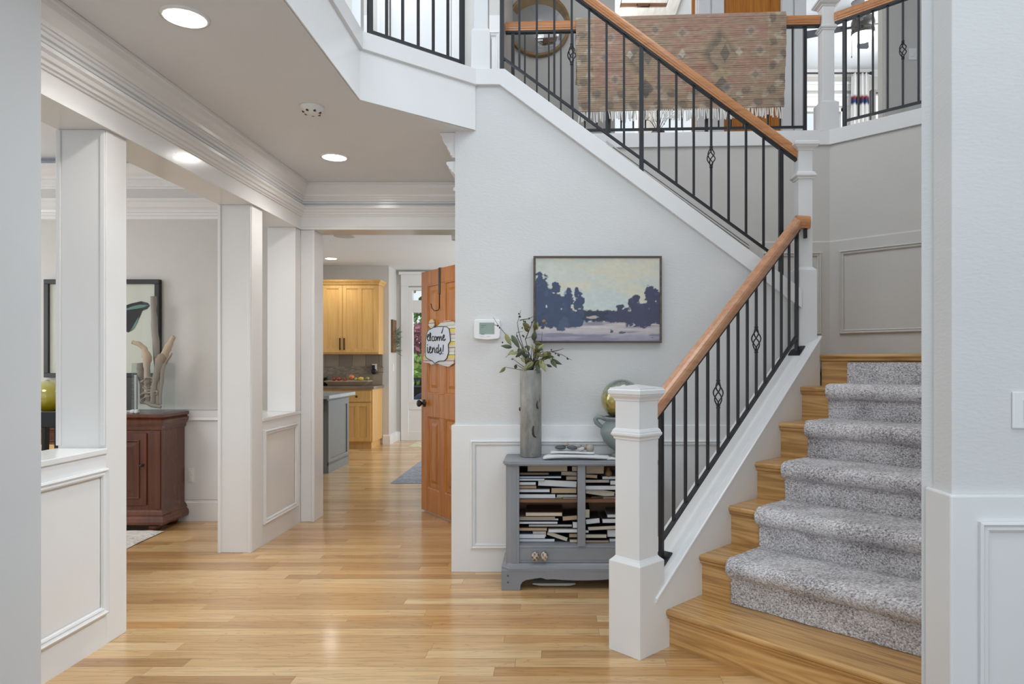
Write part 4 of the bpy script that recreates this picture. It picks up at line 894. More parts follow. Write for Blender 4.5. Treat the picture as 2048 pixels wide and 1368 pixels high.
# ---- books (sketch rows: x0, y0, x1, y1, page colour, tilt, end-of-row hidden)
PAGE = {'white': lin(224, 228, 232), 'cream': lin(212, 204, 186), 'beige': lin(178, 164, 146), 'tan': lin(186, 164, 136), 'grey': lin(196, 192, 188), 'brown': lin(122, 102, 84)}
PG = {k: paint(k + ' pages', v, .8, .5, 160, .05, streak=(.05, 1, 6)) for k, v in PAGE.items()}
CV = {k: paint(k + ' cover', v, .5) for k, v in {'navy': lin(34, 38, 52), 'black': lin(26, 25, 26), 'brown': lin(80, 62, 50), 'blue': lin(96, 120, 150), 'grey': lin(120, 118, 116), 'white': lin(205, 205, 203)}.items()}
BK = {
 'upper left': [(300,290,625,338,'beige','navy'), (658,292,704,335,'beige','black'), (236,343,475,362,'brown','black'), (572,340,702,372,'beige','grey'), (230,376,575,391,'white','blue'), (230,392,440,409,'white','blue'), (612,376,702,408,'beige','brown'), (385,408,700,462,'white','navy'), (230,418,370,447,'white','black'), (232,450,374,476,'tan','brown'), (230,479,482,506,'white','grey'), (492,468,698,513,'tan','navy'), (230,515,528,562,'white','navy'), (535,522,703,562,'cream','black')],
 'lower left': [(285,603,580,638,'cream','black'), (230,640,526,661,'cream','white'), (285,664,583,697,'cream','brown'), (235,700,526,717,'tan','grey'), (230,718,552,736,'white','navy'), (230,739,546,760,'white','navy'), (584,644,703,664,'cream','navy'), (584,667,703,690,'cream','navy'), (583,694,704,733,'tan','black'), (310,764,662,784,'grey','navy'), (230,788,460,814,'tan','brown'), (468,796,704,828,'white','grey'), (664,738,704,792,'white','navy'), (342,820,452,862,'cream','white'), (230,840,444,878,'white','blue'), (228,880,522,922,'white','navy'), (452,842,632,900,'cream','black'), (636,838,704,872,'tan','black'), (640,880,704,922,'cream','brown')],
 'upper right': [(772,290,920,358,'beige','black'), (770,362,866,388,'tan','grey'), (770,405,965,432,'cream','black'), (905,377,1150,402,'white','blue'), (968,405,1180,445,'white','navy'), (768,446,1150,484,'white','navy'), (772,500,1006,553,'cream','navy'), (1012,500,1190,562,'white','grey')],
 'lower right': [(910,601,1180,634,'cream','black'), (815,642,1150,684,'brown','brown'), (766,640,804,712,'cream','black'), (772,716,886,760,'white','navy'), (945,684,1180,712,'white','grey'), (905,716,1180,754,'white','navy'), (788,772,1180,805,'cream','black'), (766,806,796,830,'white','navy'), (768,838,940,872,'cream','black'), (768,886,958,922,'tan','navy'), (945,808,1180,870,'white','navy'), (962,880,1180,922,'white','grey')]}
TILT = {('upper left', 7): .05, ('upper right', 6): .15, ('lower right', 3): -.11, ('lower right', 1): -.05, ('lower left', 8): -.08, ('lower left', 16): .33, ('lower right', 6): -.05, ('upper left', 3): .05, ('upper right', 1): .06}
ORD = ['first', 'second', 'third', 'fourth', 'fifth', 'sixth', 'seventh', 'eighth', 'ninth', 'tenth', 'eleventh', 'twelfth', 'thirteenth', 'fourteenth', 'fifteenth', 'sixteenth', 'seventeenth', 'eighteenth', 'nineteenth', 'twentieth']
def make_books():
    r = random.Random(9); Yf = 3.885
    for bay, L in BK.items():
        order = sorted(range(len(L)), key=lambda k: (round(L[k][1] / 18), L[k][0])); rank = {k: i for i, k in enumerate(order)}
        for k, (a, b, c, d, pg, cv) in enumerate(L):
            x0, x1 = PX(980 + a / 4.025, Yf), PX(980 + c / 4.025, Yf); z0, z1 = PZ(860 + d / 4.025, Yf), PZ(860 + b / 4.025, Yf)
            z0 = max(z0, .2485 if z0 < .4 else .4995)
            if z1 - z0 < .006: z1 = z0 + .006
            ti = TILT.get((bay, k), 0.0); yo = r.uniform(0, .025); dp = r.uniform(.15, .2)
            cxm = (x0 + x1) / 2; zc_ = (z0 + z1) / 2; sh = .2485 if z0 < .45 else .4995
            if ti: zc_ = max(zc_, sh + (x1 - x0) / 2 * abs(math.sin(ti)) * .96 + (z1 - z0) / 2 * (.62 if abs(ti) > .2 else 1) + .001)
            M = Matrix.Translation((cxm, Yf + yo, zc_)) @ Matrix.Rotation(ti, 4, 'Y')
            hw, hh = (x1 - x0) / 2, (z1 - z0) / 2 ; ct = min(.0022, hh * .2)
            if abs(ti) > .2: hh *= .62; hw *= .96
            thick = 'thick' if z1 - z0 > .036 else ('thin' if z1 - z0 < .018 else 'medium')
            lab = f"{thick} book with {pg} page edges, {ORD[rank[k]]} from the top in the console's {bay} bay"
            t = thing('book', lab, 'book', tuple(M @ Vector((0, 0, -hh))), 0, 'books in the grey console')
            MB(M).box(-hw + .002, hw - .002, .002, dp, -hh + ct, hh - ct).build('pages', PG[pg], t)
            MB(M).box(-hw, hw, 0, dp + .003, -hh, -hh + ct).box(-hw, hw, 0, dp + .003, hh - ct, hh).box(-hw, hw, dp, dp + .003, -hh + ct, hh - ct).build('cover', CV[cv], t)
make_books()
fg = MB().lathe([(0, .4995 + .128), (.014, .4995 + .128), (.020, .4995 + .133), (.022, .4995 + .148), (.016, .4995 + .162), (.010, .4995 + .168), (.011, .4995 + .178), (0, .4995 + .184)], (PX(1217, 3.92), 3.92, -.0095), 16).build('wooden_figurine', SHELFW, label='small turned brown wooden figurine on the books in the upper right bay', cat='figurine')

# ---- birch vase with dried branches
vx, vy, vr = PX(1061.5, 4.03), 4.03, .0632
m, nt, b = newmat('birch bark ceramic'); mp = coords(nt, scale=(1, 1, .35)); n1 = node(nt, 'ShaderNodeTexNoise', Scale=16, Detail=6, Roughness=.65); nt.links.new(mp.outputs[0], n1.inputs['Vector'])
mp2 = coords(nt, scale=(1, 1, 2.2)); n2 = node(nt, 'ShaderNodeTexNoise', Scale=9, Detail=4, Distortion=1.2); nt.links.new(mp2.outputs[0], n2.inputs['Vector'])
r1 = ramp(nt, [(.3, lin(112, 112, 108)), (.5, lin(142, 141, 137)), (.7, lin(166, 164, 158))]); nt.links.new(n1.outputs['Fac'], r1.inputs[0])
r2 = ramp(nt, [(.28, lin(70, 66, 60)), (.34, (1, 1, 1))]); nt.links.new(n2.outputs['Fac'], r2.inputs[0])
mx = node(nt, 'ShaderNodeMix', _data_type='RGBA', _blend_type='MULTIPLY'); mx.inputs[0].default_value = .8; nt.links.new(r1.outputs[0], mx.inputs[6]); nt.links.new(r2.outputs[0], mx.inputs[7]); nt.links.new(mx.outputs[2], b.inputs['Base Color'])
b.inputs['Roughness'].default_value = .4; bump_from(nt, b, n1.outputs['Fac'], .5, .006)
BIRCH = m
va = thing('birch_vase', 'tall grey birch bark cylinder vase on the console', 'vase', (vx, vy, .7195))
MB().lathe([(0, .7195), (vr - .004, .7195), (vr, .724), (vr, 1.225), (vr - .003, 1.23), (vr - .008, 1.228), (vr - .01, .80), (0, .80)], (vx, vy, 0), 36).build('body', BIRCH, va)
kn = MB()
def on_v(an, z): return (vx + vr * math.sin(an), vy - vr * math.cos(an), z)
kn.tube([on_v(.30, .905), on_v(.22, .885), on_v(.24, .86), on_v(.34, .845), on_v(.55, .838)], [.004, .007, .008, .006, .003], 6)
kn.tube([on_v(.72, 1.05), on_v(.62, 1.03), on_v(.66, 1.01), on_v(.80, 1.005)], [.003, .005, .006, .003], 6)
kn.ell(on_v(-1.35, 1.0), (.008, .008, .012), 10, 6)
kn.build('bark_scar', paint('bark scar', lin(58, 54, 48), .7), va)
br = thing('dried_branches', 'dried twigs with olive green leaves standing in the birch vase', 'branches', (vx, vy, .80))
TW = paint('twig bark', lin(62, 56, 54), .7)
LF1 = paint('dark olive leaf', lin(74, 82, 58), .45, var=.2); LF2 = paint('pale olive leaf', lin(140, 142, 92), .45, var=.2); LF3 = paint('bronze green leaf', lin(92, 86, 36), .4, var=.2)
Yb = 4.03
def bq(zx, zy, dy=0): return P(980 + zx / 9.77, 620 + zy / 9.77, Yb + dy)
base = Vector((vx, vy, .82)); rim = Vector((vx, vy, 1.22))
twigs = [[(830, 1040), (700, 900), (560, 420), (535, 250), (580, 120), (600, 5)], [(820, 1040), (640, 820), (300, 470), (170, 310), (60, 140)], [(170, 310), (70, 285)], [(830, 1040), (740, 760), (690, 560), (820, 520), (920, 330), (1040, 210)], [(690, 580), (860, 170), (660, 220)], [(580, 200), (760, 170), (860, 120)], [(840, 1040), (900, 830), (1200, 815), (1420, 880), (1520, 940), (1600, 980)], [(1200, 815), (1330, 790), (1440, 755)], [(850, 1040), (960, 900), (1100, 940), (1260, 960), (1400, 1060)], [(850, 1040), (900, 700), (1010, 600), (1020, 430)], [(830, 1030), (600, 800), (420, 830), (300, 930)], [(700, 880), (520, 500), (520, 440), (640, 420)], [(830, 1000), (700, 700), (560, 780)], [(860, 1000), (840, 760), (740, 690)]]
r = random.Random(4)
for i, t_ in enumerate(twigs):
    d0 = r.uniform(-.035, .05)
    pts = [bq(x, y, d0 * k / len(t_)) for k, (x, y) in enumerate(t_)]
    if abs(t_[0][1] - 1040) < 20: pts = [base, rim + Vector(((t_[0][0] - 840) / 9770, 0, 0))] + pts[1:]
    MB().tube(pts, [.0032 - .0022 * k / max(1, len(pts) - 1) for k in range(len(pts))], 5).build('twig', TW, br)
bd = MB()
for (x, y) in ((570, 130), (590, 130), (565, 75), (150, 310), (185, 345), (640, 500), (660, 520), (530, 510), (765, 165), (660, 220), (690, 230), (245, 635), (1510, 945), (1520, 955), (1330, 880), (1350, 890), (1200, 780), (1280, 850), (515, 910), (620, 960), (820, 240), (630, 350)): bd.ell(bq(x, y, -.01), (.0045, .0045, .006), 8, 5)
bd.build('buds', TW, br)
bd = MB(); bd.ell(bq(1050, 220, -.02), (.011, .010, .012), 10, 6, bump=.2); bd.build('dried_flower', paint('dried flower', lin(150, 120, 82), .8), br)
def leaf(p0, p1, wd, mat, curl=.25, roll=0.0):
    p0, p1 = Vector(p0), Vector(p1); d = p1 - p0; L = d.length; d.normalize()
    n = Vector((0, -1, 0)); n = (n - d * n.dot(d)).normalized(); s = d.cross(n); n2 = n * math.cos(roll) + s * math.sin(roll); s2 = d.cross(n2)
    vs = []
    N = 8
    for k in range(N + 1):
        t = k / N; h = wd * (math.sin(PI * t ** .8)) ** .9 * .5 if 0 < k < N else .0004
        c = p0 + d * L * t + n2 * (curl * L * (t - t * t) * .8)
        vs += [c - s2 * h + n2 * h * .35, c, c + s2 * h + n2 * h * .35]
    fs = []
    for k in range(N): fs += [(k * 3, k * 3 + 1, k * 3 + 4, k * 3 + 3), (k * 3 + 1, k * 3 + 2, k * 3 + 5, k * 3 + 4)]
    b = MB().add(vs, fs, True); o = b.build('leaf', mat, br); sm_ = o.modifiers.new('thickness', 'SOLIDIFY'); sm_.thickness = .0006
for (a, b_, c, d, wd, mt, dy, ro) in [(300,460,420,700,.020,LF2,-.02,.3),(420,490,580,760,.021,LF1,-.03,-.2),(430,730,210,700,.017,LF1,-.03,.2),(560,840,345,860,.014,LF2,-.04,.5),(460,780,350,890,.012,LF2,-.03,.2),(640,255,800,360,.020,LF3,-.02,.2),(760,430,660,300,.016,LF3,-.02,-.3),(880,400,870,210,.016,LF3,-.03,.3),(920,390,930,230,.014,LF2,-.02,-.4),(850,600,880,400,.022,LF1,-.03,.1),(870,640,1040,680,.018,LF3,-.03,.3),(880,700,1040,790,.022,LF1,-.04,-.2),(860,790,1030,760,.020,LF3,-.03,.2),(1000,870,1260,920,.020,LF1,-.05,.2),(1000,880,1200,870,.017,LF2,-.05,-.3),(1180,960,1410,1065,.017,LF1,-.05,.2),(1190,970,1305,1135,.018,LF1,-.06,-.2),(860,1010,630,1170,.020,LF2,-.06,.2),(850,1040,700,1180,.018,LF1,-.06,-.3),(900,1000,970,1240,.020,LF1,-.07,.2),(960,960,1090,1205,.022,LF2,-.08,-.1),(960,980,1060,1170,.016,LF3,-.07,.3),(700,880,560,790,.018,LF1,-.02,.2),(760,900,620,880,.016,LF1,-.03,.1),(690,960,800,1000,.014,LF1,-.05,.3),(860,860,940,960,.018,LF3,-.05,.1),(740,700,760,800,.014,LF1,-.02,0)]:
    leaf(bq(a, b_, dy * .5), bq(c, d, dy), wd * 1.45, mt, .25, ro * .7)

rl = random.Random(17)
for k in range(26):
    a = rl.uniform(-1.5, 1.5); L = rl.uniform(.05, .125); c0 = Vector((vx + .03 * math.sin(a), vy - .02, 1.235 + rl.uniform(-.01, .05)))
    q1 = c0 + Vector((math.sin(a) * L, rl.uniform(-.06, .06), math.cos(a) * L * rl.uniform(.5, 1.0)))
    MB().tube([(vx, vy, 1.20), c0, q1], [.0028, .0022, .0012], 5).build('twig', TW, br)
    q2 = q1 + Vector((rl.uniform(-.03, .03), rl.uniform(-.03, .02), rl.uniform(-.045, .03))); leaf(q1, q2 + (q2 - q1) * .3, rl.uniform(.014, .024), rl.choice((LF1, LF1, LF3, LF2)), .25, rl.uniform(-.5, .5))
# ---- urn with mercury glass ball, driftwood slabs, stones, starfish
URN = paint('weathered grey green glaze', lin(136, 146, 146), .4, .2, 30, .14)
ux, uy, zt0 = PX(1243, 4.02), 4.02, .7195
ur = thing('glazed_urn', 'grey green glazed urn with handles at the right of the console', 'urn', (ux, uy, zt0))
MB().lathe([(0, zt0), (.058, zt0), (.06, zt0 + .012), (.045, zt0 + .022), (.040, zt0 + .035), (.07, zt0 + .055), (.105, zt0 + .09), (.124, zt0 + .135), (.124, zt0 + .165), (.110, zt0 + .19), (.092, zt0 + .205), (.094, zt0 + .216), (.108, zt0 + .226), (.108, zt0 + .236), (.098, zt0 + .238), (.085, zt0 + .20), (0, zt0 + .19)], (ux, uy, 0), 36).build('bowl', URN, ur)
for s in (-1, 1):
    MB().tube([(ux + s * (.095 + .03 * q[0]), uy - .01, zt0 + q[1]) for q in ((-.1, .218), (.8, .232), (1.6, .236), (2.0, .222), (1.75, .200), (1.0, .182), (.5, .172))], [.010, .013, .014, .014, .014, .012, .009], 10).build('handle', URN, ur)
m, nt, b = newmat('gold green mercury glass'); mp = coords(nt); n1 = node(nt, 'ShaderNodeTexNoise', Scale=60, Detail=5); nt.links.new(mp.outputs[0], n1.inputs['Vector'])
sx = nt.nodes.new('ShaderNodeSeparateXYZ'); nt.links.new(mp.outputs[0], sx.inputs[0]); ma = node(nt, 'ShaderNodeMath', _operation='MULTIPLY_ADD'); ma.inputs[1].default_value = 4.2; ma.inputs[2].default_value = .0; nt.links.new(sx.outputs['Z'], ma.inputs[0])
r1 = ramp(nt, [(.05, lin(96, 92, 66)), (.25, lin(166, 146, 70)), (.5, lin(190, 178, 110)), (.72, lin(170, 178, 150)), (.95, lin(150, 162, 156))]); nt.links.new(ma.outputs[0], r1.inputs[0])
r2 = ramp(nt, [(.35, (.62, .62, .6)), (.6, (1.15, 1.15, 1.12))]); nt.links.new(n1.outputs['Fac'], r2.inputs[0]); mx = node(nt, 'ShaderNodeMix', _data_type='RGBA', _blend_type='MULTIPLY'); mx.inputs[0].default_value = .8
nt.links.new(r1.outputs[0], mx.inputs[6]); nt.links.new(r2.outputs[0], mx.inputs[7]); nt.links.new(mx.outputs[2], b.inputs['Base Color']); b.inputs['Roughness'].default_value = .16; b.inputs['Metallic'].default_value = .55; b.inputs['Coat Weight'].default_value = .6; bump_from(nt, b, n1.outputs['Fac'], .5, .004)
MB().ell((ux, uy, zt0 + .222 + .117), (.121, .121, .118), 36, 22).build('glass_ball', m, label='gold and green speckled glass ball resting in the urn', cat='ball')
DW = paint('bleached driftwood', lin(206, 208, 208), .75, .5, 40, .07, streak=(.4, 3, 3))
def slab(label, pts, zb_, y0, y1, th):
    b = MB(); top = []; n = len(pts)
    vs = []
    for j, (yy, k) in enumerate(((y0, .72), (y0 + (y1 - y0) * .25, 1.0), (y0 + (y1 - y0) * .75, 1.0), (y1, .7))):
        for px, dz in pts: vs.append((PX(px, 4.0), yy + .006 * math.sin(px * .11), zb_ + dz * 0.3 + .001))
        for px, dz in pts: vs.append((PX(px, 4.0), yy + .006 * math.sin(px * .11), zb_ + dz * .3 + .004 + th * k * (.55 + .45 * math.sin(px * .21 + 1) ** 2)))
    fs = []
    W2 = 2 * n
    for j in range(3):
        for i in range(n - 1):
            fs += [(j * W2 + n + i, j * W2 + n + i + 1, (j + 1) * W2 + n + i + 1, (j + 1) * W2 + n + i), (j * W2 + i + 1, j * W2 + i, (j + 1) * W2 + i, (j + 1) * W2 + i + 1)]
        for i in (0, n - 1): fs.append((j * W2 + i, j * W2 + n + i, (j + 1) * W2 + n + i, (j + 1) * W2 + i))
    for j in (0, 3): fs += [(j * W2 + i, j * W2 + i + 1, j * W2 + n + i + 1, j * W2 + n + i) for i in range(n - 1)]
    b.add(vs, fs, True); o = b.build('driftwood_slab', DW, label=label, cat='driftwood')
    s = o.modifiers.new('sub', 'SUBSURF'); s.levels = 1; s.render_levels = 2
slab('long bleached driftwood slab lying on the console, lower of the two', [(1086, 0), (1096, .01), (1112, .03), (1135, .04), (1160, .035), (1185, .02), (1205, .008), (1217, 0)], zt0, 3.87, 3.96, .022)
slab('shorter bleached driftwood slab stacked on the longer one', [(1100, 0), (1112, .01), (1130, .016), (1150, .012), (1175, .0), (1188, -.004)], zt0 + .030, 3.89, 3.97, .014)
def stone(label, px, py, rx, rz_, colr, Y=3.93, ry=None, seed=0, tilt=0):
    c = P(px, py, Y); k = Y / F
    MB().ell(c, (rx * k, (ry or rx * .8) * k, rz_ * k), 18, 10, bump=.06, seed=seed, R=Matrix.Rotation(tilt, 3, 'Y')).build('stone', paint('stone %d' % seed, colr, .6, .2, 80, .1), label=label, cat='stone', group='stones on the driftwood')
stone('dark slate oval stone at the left of the driftwood', 1121, 895, 12, 4.2, lin(78, 84, 88), seed=1)
stone('dark slate flat stone second from the left on the driftwood', 1144, 896, 11, 3.6, lin(84, 88, 92), seed=2, tilt=.12)
stone('small round beige pebble on top of the two dark stones', 1131, 888.5, 7, 3.4, lin(158, 150, 142), Y=3.935, seed=3)
stone('long mauve grey pebble in the middle of the stones', 1155, 892, 8, 2.8, lin(158, 152, 152), Y=3.945, seed=4, tilt=.15)
stone('small pale pebble in front of the large round stone', 1163, 898, 6.5, 4, lin(196, 192, 190), Y=3.915, seed=5, tilt=-.4)
stone('brownish grey pebble behind the large round stone', 1170, 894, 8, 6, lin(150, 140, 134), Y=3.95, seed=6)
stone('large round beige stone at the right of the driftwood', 1180, 896.5, 8, 7.6, lin(166, 160, 148), Y=3.925, seed=7)
sf = MB(); cx0, cy0 = PX(1222, 3.90), 3.90; vs = []
for k in range(10):
    a = k * PI / 5 + .3; rr_ = .055 if k % 2 == 0 else .02; vs.append((cx0 + rr_ * math.cos(a), cy0 + rr_ * .8 * math.sin(a), zt0 + .004 + (.0 if k % 2 == 0 else .006)))
sf.add(vs + [(cx0, cy0, zt0 + .022)] + [(v[0], v[1], zt0 + .0005) for v in vs], [(k, (k + 1) % 10, 10) for k in range(10)] + [(k, (k + 1) % 10, 11 + (k + 1) % 10, 11 + k) for k in range(10)] + [tuple(range(11, 21))[::-1]])
o = sf.build('starfish', DW, label='white starfish beside the urn at the right of the console', cat='starfish'); o.modifiers.new('sub', 'SUBSURF').render_levels = 2
# ================================================================ DINING ROOM
sb = thing('sideboard', 'dark cherry wood sideboard against the dining room wall', 'sideboard', (-3.75, 5.30, 0))
xl, xr, yf, yk = -4.54, -2.964, 5.14, 5.465
MB().box(xl, xr, yf, yk, .15, .80).build('body', CHERRY, sb, bevel=.003)
MB().sweep([(0, .76), (.008, .765), (.012, .79), (.03, .815), (.034, .84), (.02, .85), (.026, .856), (.034, .862), (.034, .885), (0, .885)], [(xl, yk), (xl, yf), (xr, yf), (xr, yk)], side=-1).box(xl, xr, yf, yk, .80, .885).build('top', CHERRY, sb)
MB().sweep([(0, .055), (.03, .055), (.034, .075), (.030, .10), (.016, .115), (.02, .128), (.008, .15), (0, .16)], [(xl, yk), (xl, yf), (xr, yf), (xr, yk)], side=-1).box(xl, xr, yf, yk, .055, .15).build('base_moulding', CHERRY, sb)
for x in (xl + .07, -3.75, xr - .07):
    for y in (yf + .04, yk - .06): MB().lathe([(0, 0), (.03, 0), (.044, .015), (.048, .032), (.04, .048), (.03, .056), (0, .056)], (x, y, 0), 18).build('foot', CHERRY, sb)
for k in range(3):
    a = xl + .10 + k * .475; d = MB().box(a, a + .42, yf - .012, yf, .20, .74)
    d.mould((0, yf - .012, 0), (1, 0, 0), (0, 0, 1), a + .05, a + .37, .25, .69, [(0, 0), (0, .008), (.008, .01), (.014, .002), (.02, .0), (.05, .008), (.055, .008)])
    dd_ = d.build('door', CHERRY, sb, bevel=.002)
    MB().ell((a + .39, yf - .026, .5), (.012, .014, .012), 12, 8).build('knob', IRON, dd_)
MB().box(xr - .045, xr - .005, yf - .008, yf, .17, .755).box(xl + .005, xl + .045, yf - .008, yf, .17, .755).build('pilaster', CHERRY, sb, bevel=.002)
# art above it
x0, x1, z0, z1 = PX(90, 5.47), PX(320, 5.47), PZ(755, 5.47), PZ(559, 5.47)
art = thing('framed_art', 'large black framed print of a dark butterfly above the sideboard', 'picture', ((x0 + x1) / 2, 5.49, z0))
wd = .036
for a in ((x0, x1, z0, z0 + wd), (x0, x1, z1 - wd, z1), (x0, x0 + wd, z0 + wd, z1 - wd), (x1 - wd, x1, z0 + wd, z1 - wd)): MB().box(a[0], a[1], 5.455, 5.497, a[2], a[3]).build('frame_bar', BLACKP, art, bevel=.002)
pr = MB().box(x0 + wd, x1 - wd, 5.476, 5.494, z0 + wd, z1 - wd).build('print', paint('print paper', lin(222, 220, 210), .8), art)
cxm = (x0 + x1) / 2; W1 = paint('wing black', lin(42, 42, 44), .7); W2 = paint('wing teal', lin(110, 150, 140), .7)
def wq(zx, zy): return (PX(250 + zx / 4.56, 5.475) - cxm, PZ(540 + zy / 4.56, 5.475))
wing = [(-150, 400), (-60, 345), (60, 305), (150, 285), (210, 300), (228, 325), (205, 355), (160, 372), (140, 420), (110, 480), (70, 548), (30, 570), (-60, 520), (-150, 470)]
teal1 = [(-40, 375), (60, 335), (140, 315), (212, 322), (160, 345), (60, 360)]; teal2 = [(66, 530), (100, 470), (128, 425), (118, 475), (80, 540), (50, 556)]
for s in (1, -1):
    w_ = MB().poly([(cxm + s * a, b) for a, b in [wq(*q) for q in wing]], 5.4735, 5.476, 'y').build('wing', W1, pr)
    w2_ = MB().poly([(cxm + s * a, b) for a, b in [wq(*q) for q in teal1]], 5.4722, 5.4735, 'y'); w2_.poly([(cxm + s * a, b) for a, b in [wq(*q) for q in teal2]], 5.4722, 5.4735, 'y'); w2_.build('wing_band', W2, pr)
MB().ell((cxm, 5.474, PZ(640, 5.47)), (.012, .002, .09), 12, 8).build('butterfly_body', W1, pr)
MB().box(x0 + wd, x1 - wd, 5.466, 5.468, z0 + wd, z1 - wd).build('glazing', VGLASS, art)
# glass vase of driftwood
zs = .8865
vx0, vx1, vy0, vy1 = PX(276, 5.28), PX(340, 5.28), 5.20, 5.36
gv = thing('glass_vase', 'rectangular clear glass vase filled with driftwood on the sideboard', 'vase', ((vx0 + vx1) / 2, 5.28, zs))
g = MB(); tk = .005; zt_ = PZ(726, 5.28)
for a in ((vx0, vx1, vy0, vy0 + tk), (vx0, vx1, vy1 - tk, vy1), (vx0, vx0 + tk, vy0 + tk, vy1 - tk), (vx1 - tk, vx1, vy0 + tk, vy1 - tk)): g.box(a[0], a[1], a[2], a[3], zs, zt_)
g.box(vx0, vx1, vy0, vy1, zs, zs + .008); g.build('walls', VGLASS, gv)
DR = paint('greyish driftwood', lin(146, 132, 118), .85, .5, 50, .18, streak=(3, 3, .5)); DR2 = paint('pale driftwood', lin(182, 164, 144), .85, .5, 50, .15, streak=(3, 3, .5)); DR3 = paint('grey driftwood', lin(150, 146, 140), .85, .5, 50, .12, streak=(3, 3, .5))
def dq(zx, zy, Y): return P(250 + zx / 4.56, 540 + zy / 4.56, Y)
def stick(label, pts, rad, Y, mat, dy=0):
    q = [dq(a, b, Y + dy * k / len(pts)) for k, (a, b) in enumerate(pts)]
    for v in q: v.z = max(v.z, zs + .018)
    # resample with a little wobble
    out, rr_ = [], []; rnd = random.Random(len(label))
    for k in range(len(q) - 1):
        for j in range(4):
            t = j / 4; out.append(q[k].lerp(q[k + 1], t) + Vector((rnd.uniform(-1, 1), rnd.uniform(-1, 1), 0)) * .0025); rr_.append((rad[k] * (1 - t) + rad[k + 1] * t) * rnd.uniform(.86, 1.14))
    out.append(q[-1]); rr_.append(rad[-1])
    MB().tube(out, rr_, 9).build('driftwood_stick', mat, label=label, cat='driftwood', group='driftwood in the glass vase')
stick('tall straight grey driftwood stick rising behind the glass vase', [(262, 242), (268, 500), (290, 800), (310, 1230)], [.021, .022, .024, .022], 5.33, DR3)
stick('thick pale driftwood piece leaning right out of the glass vase', [(446, 606), (400, 690), (350, 800), (320, 930), (290, 1220)], [.013, .026, .031, .024, .014], 5.27, DR2)
stick('forked driftwood branch bending left over the vase rim', [(64, 658), (130, 676), (180, 720), (205, 800), (200, 900), (210, 1200)], [.015, .018, .022, .032, .024, .018], 5.28, DR2)
stick('knobbly mauve driftwood stump in the middle of the vase', [(335, 765), (330, 820), (300, 930), (270, 1050), (250, 1230)], [.022, .040, .028, .022, .018], 5.25, DR)
stick('thin forked driftwood twig at the right of the vase', [(432, 758), (380, 830), (345, 900), (330, 1050), (325, 1220)], [.005, .009, .013, .012, .010], 5.24, DR)
stick('short driftwood stub standing at the left side of the vase', [(140, 850), (145, 950), (165, 1050), (160, 1220)], [.024, .026, .022, .018], 5.31, DR)
stick('small driftwood stick lying across the bottom of the vase', [(180, 1205), (250, 1235), (330, 1250)], [.012, .014, .012], 5.23, DR)
cl = MB(); rnd = random.Random(6)
for k in range(9):
    cx_, cz_ = 225 + rnd.uniform(-25, 25), 1000 + k * 24
    cl.tube([dq(cx_ + 62 * math.cos(a), cz_ + 24 * math.sin(a) + rnd.uniform(-6, 6), 5.27 + .035 * math.sin(a * 1.0 + k)) for a in [2 * PI * j / 14 for j in range(15)]], [.006 + .002 * math.sin(j) for j in range(15)], 6)
for v in range(len(cl.v)):
    if cl.v[v][2] < zs + .012: cl.v[v] = (cl.v[v][0], cl.v[v][1], zs + .012)
cl.build('vine_coil', DR, label='coiled dry vine wound inside the glass vase', cat='vine', kind='stuff')
pf = thing('photo_frame', 'small silver photo frame left of the driftwood vase', 'picture frame', (PX(262, 5.25), 5.27, zs))
fx0, fx1, fz1 = PX(246, 5.25), PX(274, 5.25), PZ(750, 5.25)
SIL = paint('brushed silver', (.45, .44, .43), .35, metal=.7)
for a in ((fx0, fx0 + .018, zs, fz1), (fx1 - .018, fx1, zs, fz1), (fx0 + .018, fx1 - .018, zs, zs + .018), (fx0 + .018, fx1 - .018, fz1 - .018, fz1)): MB().box(a[0], a[1], 5.245, 5.262, a[2], a[3]).build('frame_bar', SIL if a[3] != fz1 or a[1] - a[0] < .03 else BLACKP, pf, bevel=.002)
MB().box(fx0 + .018, fx1 - .018, 5.25, 5.26, zs + .018, fz1 - .018).build('photo', paint('dark photo', lin(62, 62, 62), .3), pf)
MB().poly([(5.262, fz1 - .05), (5.30, zs), (5.306, zs), (5.268, fz1 - .05)], (fx0 + fx1) / 2 - .01, (fx0 + fx1) / 2 + .01, 'x').build('strut', BLACKP, pf)
for k, (px, lab) in enumerate(((266, 'white coral lump in front of the small photo frame'), (274, 'small white shell between the photo frame and the glass vase'))):
    MB().ell((PX(px, 5.19), 5.19, zs + .014), (.024 - .006 * k, .02, .0145), 14, 8, bump=.25, seed=k + 20).build('shell', DW, label=lab, cat='shell')
m, nt, b = newmat('amber glass'); mp = coords(nt); sx = nt.nodes.new('ShaderNodeSeparateXYZ'); nt.links.new(mp.outputs[0], sx.inputs[0]); ma = node(nt, 'ShaderNodeMath', _operation='MULTIPLY'); ma.inputs[1].default_value = 4.0; nt.links.new(sx.outputs['Z'], ma.inputs[0])
n1 = node(nt, 'ShaderNodeTexNoise', Scale=9, Detail=3); nt.links.new(mp.outputs[0], n1.inputs['Vector']); mx = node(nt, 'ShaderNodeMix', _data_type='FLOAT'); mx.inputs[0].default_value = .4; nt.links.new(ma.outputs[0], mx.inputs[2]); nt.links.new(n1.outputs['Fac'], mx.inputs[3])
r1 = ramp(nt, [(.12, lin(84, 78, 12)), (.36, lin(176, 166, 30)), (.6, lin(190, 180, 84)), (.85, lin(206, 204, 150))]); nt.links.new(mx.outputs[0], r1.inputs[0]); nt.links.new(r1.outputs[0], b.inputs['Base Color']); b.inputs['Roughness'].default_value = .08; b.inputs['Transmission Weight'].default_value = .25; b.inputs['Coat Weight'].default_value = 1.0
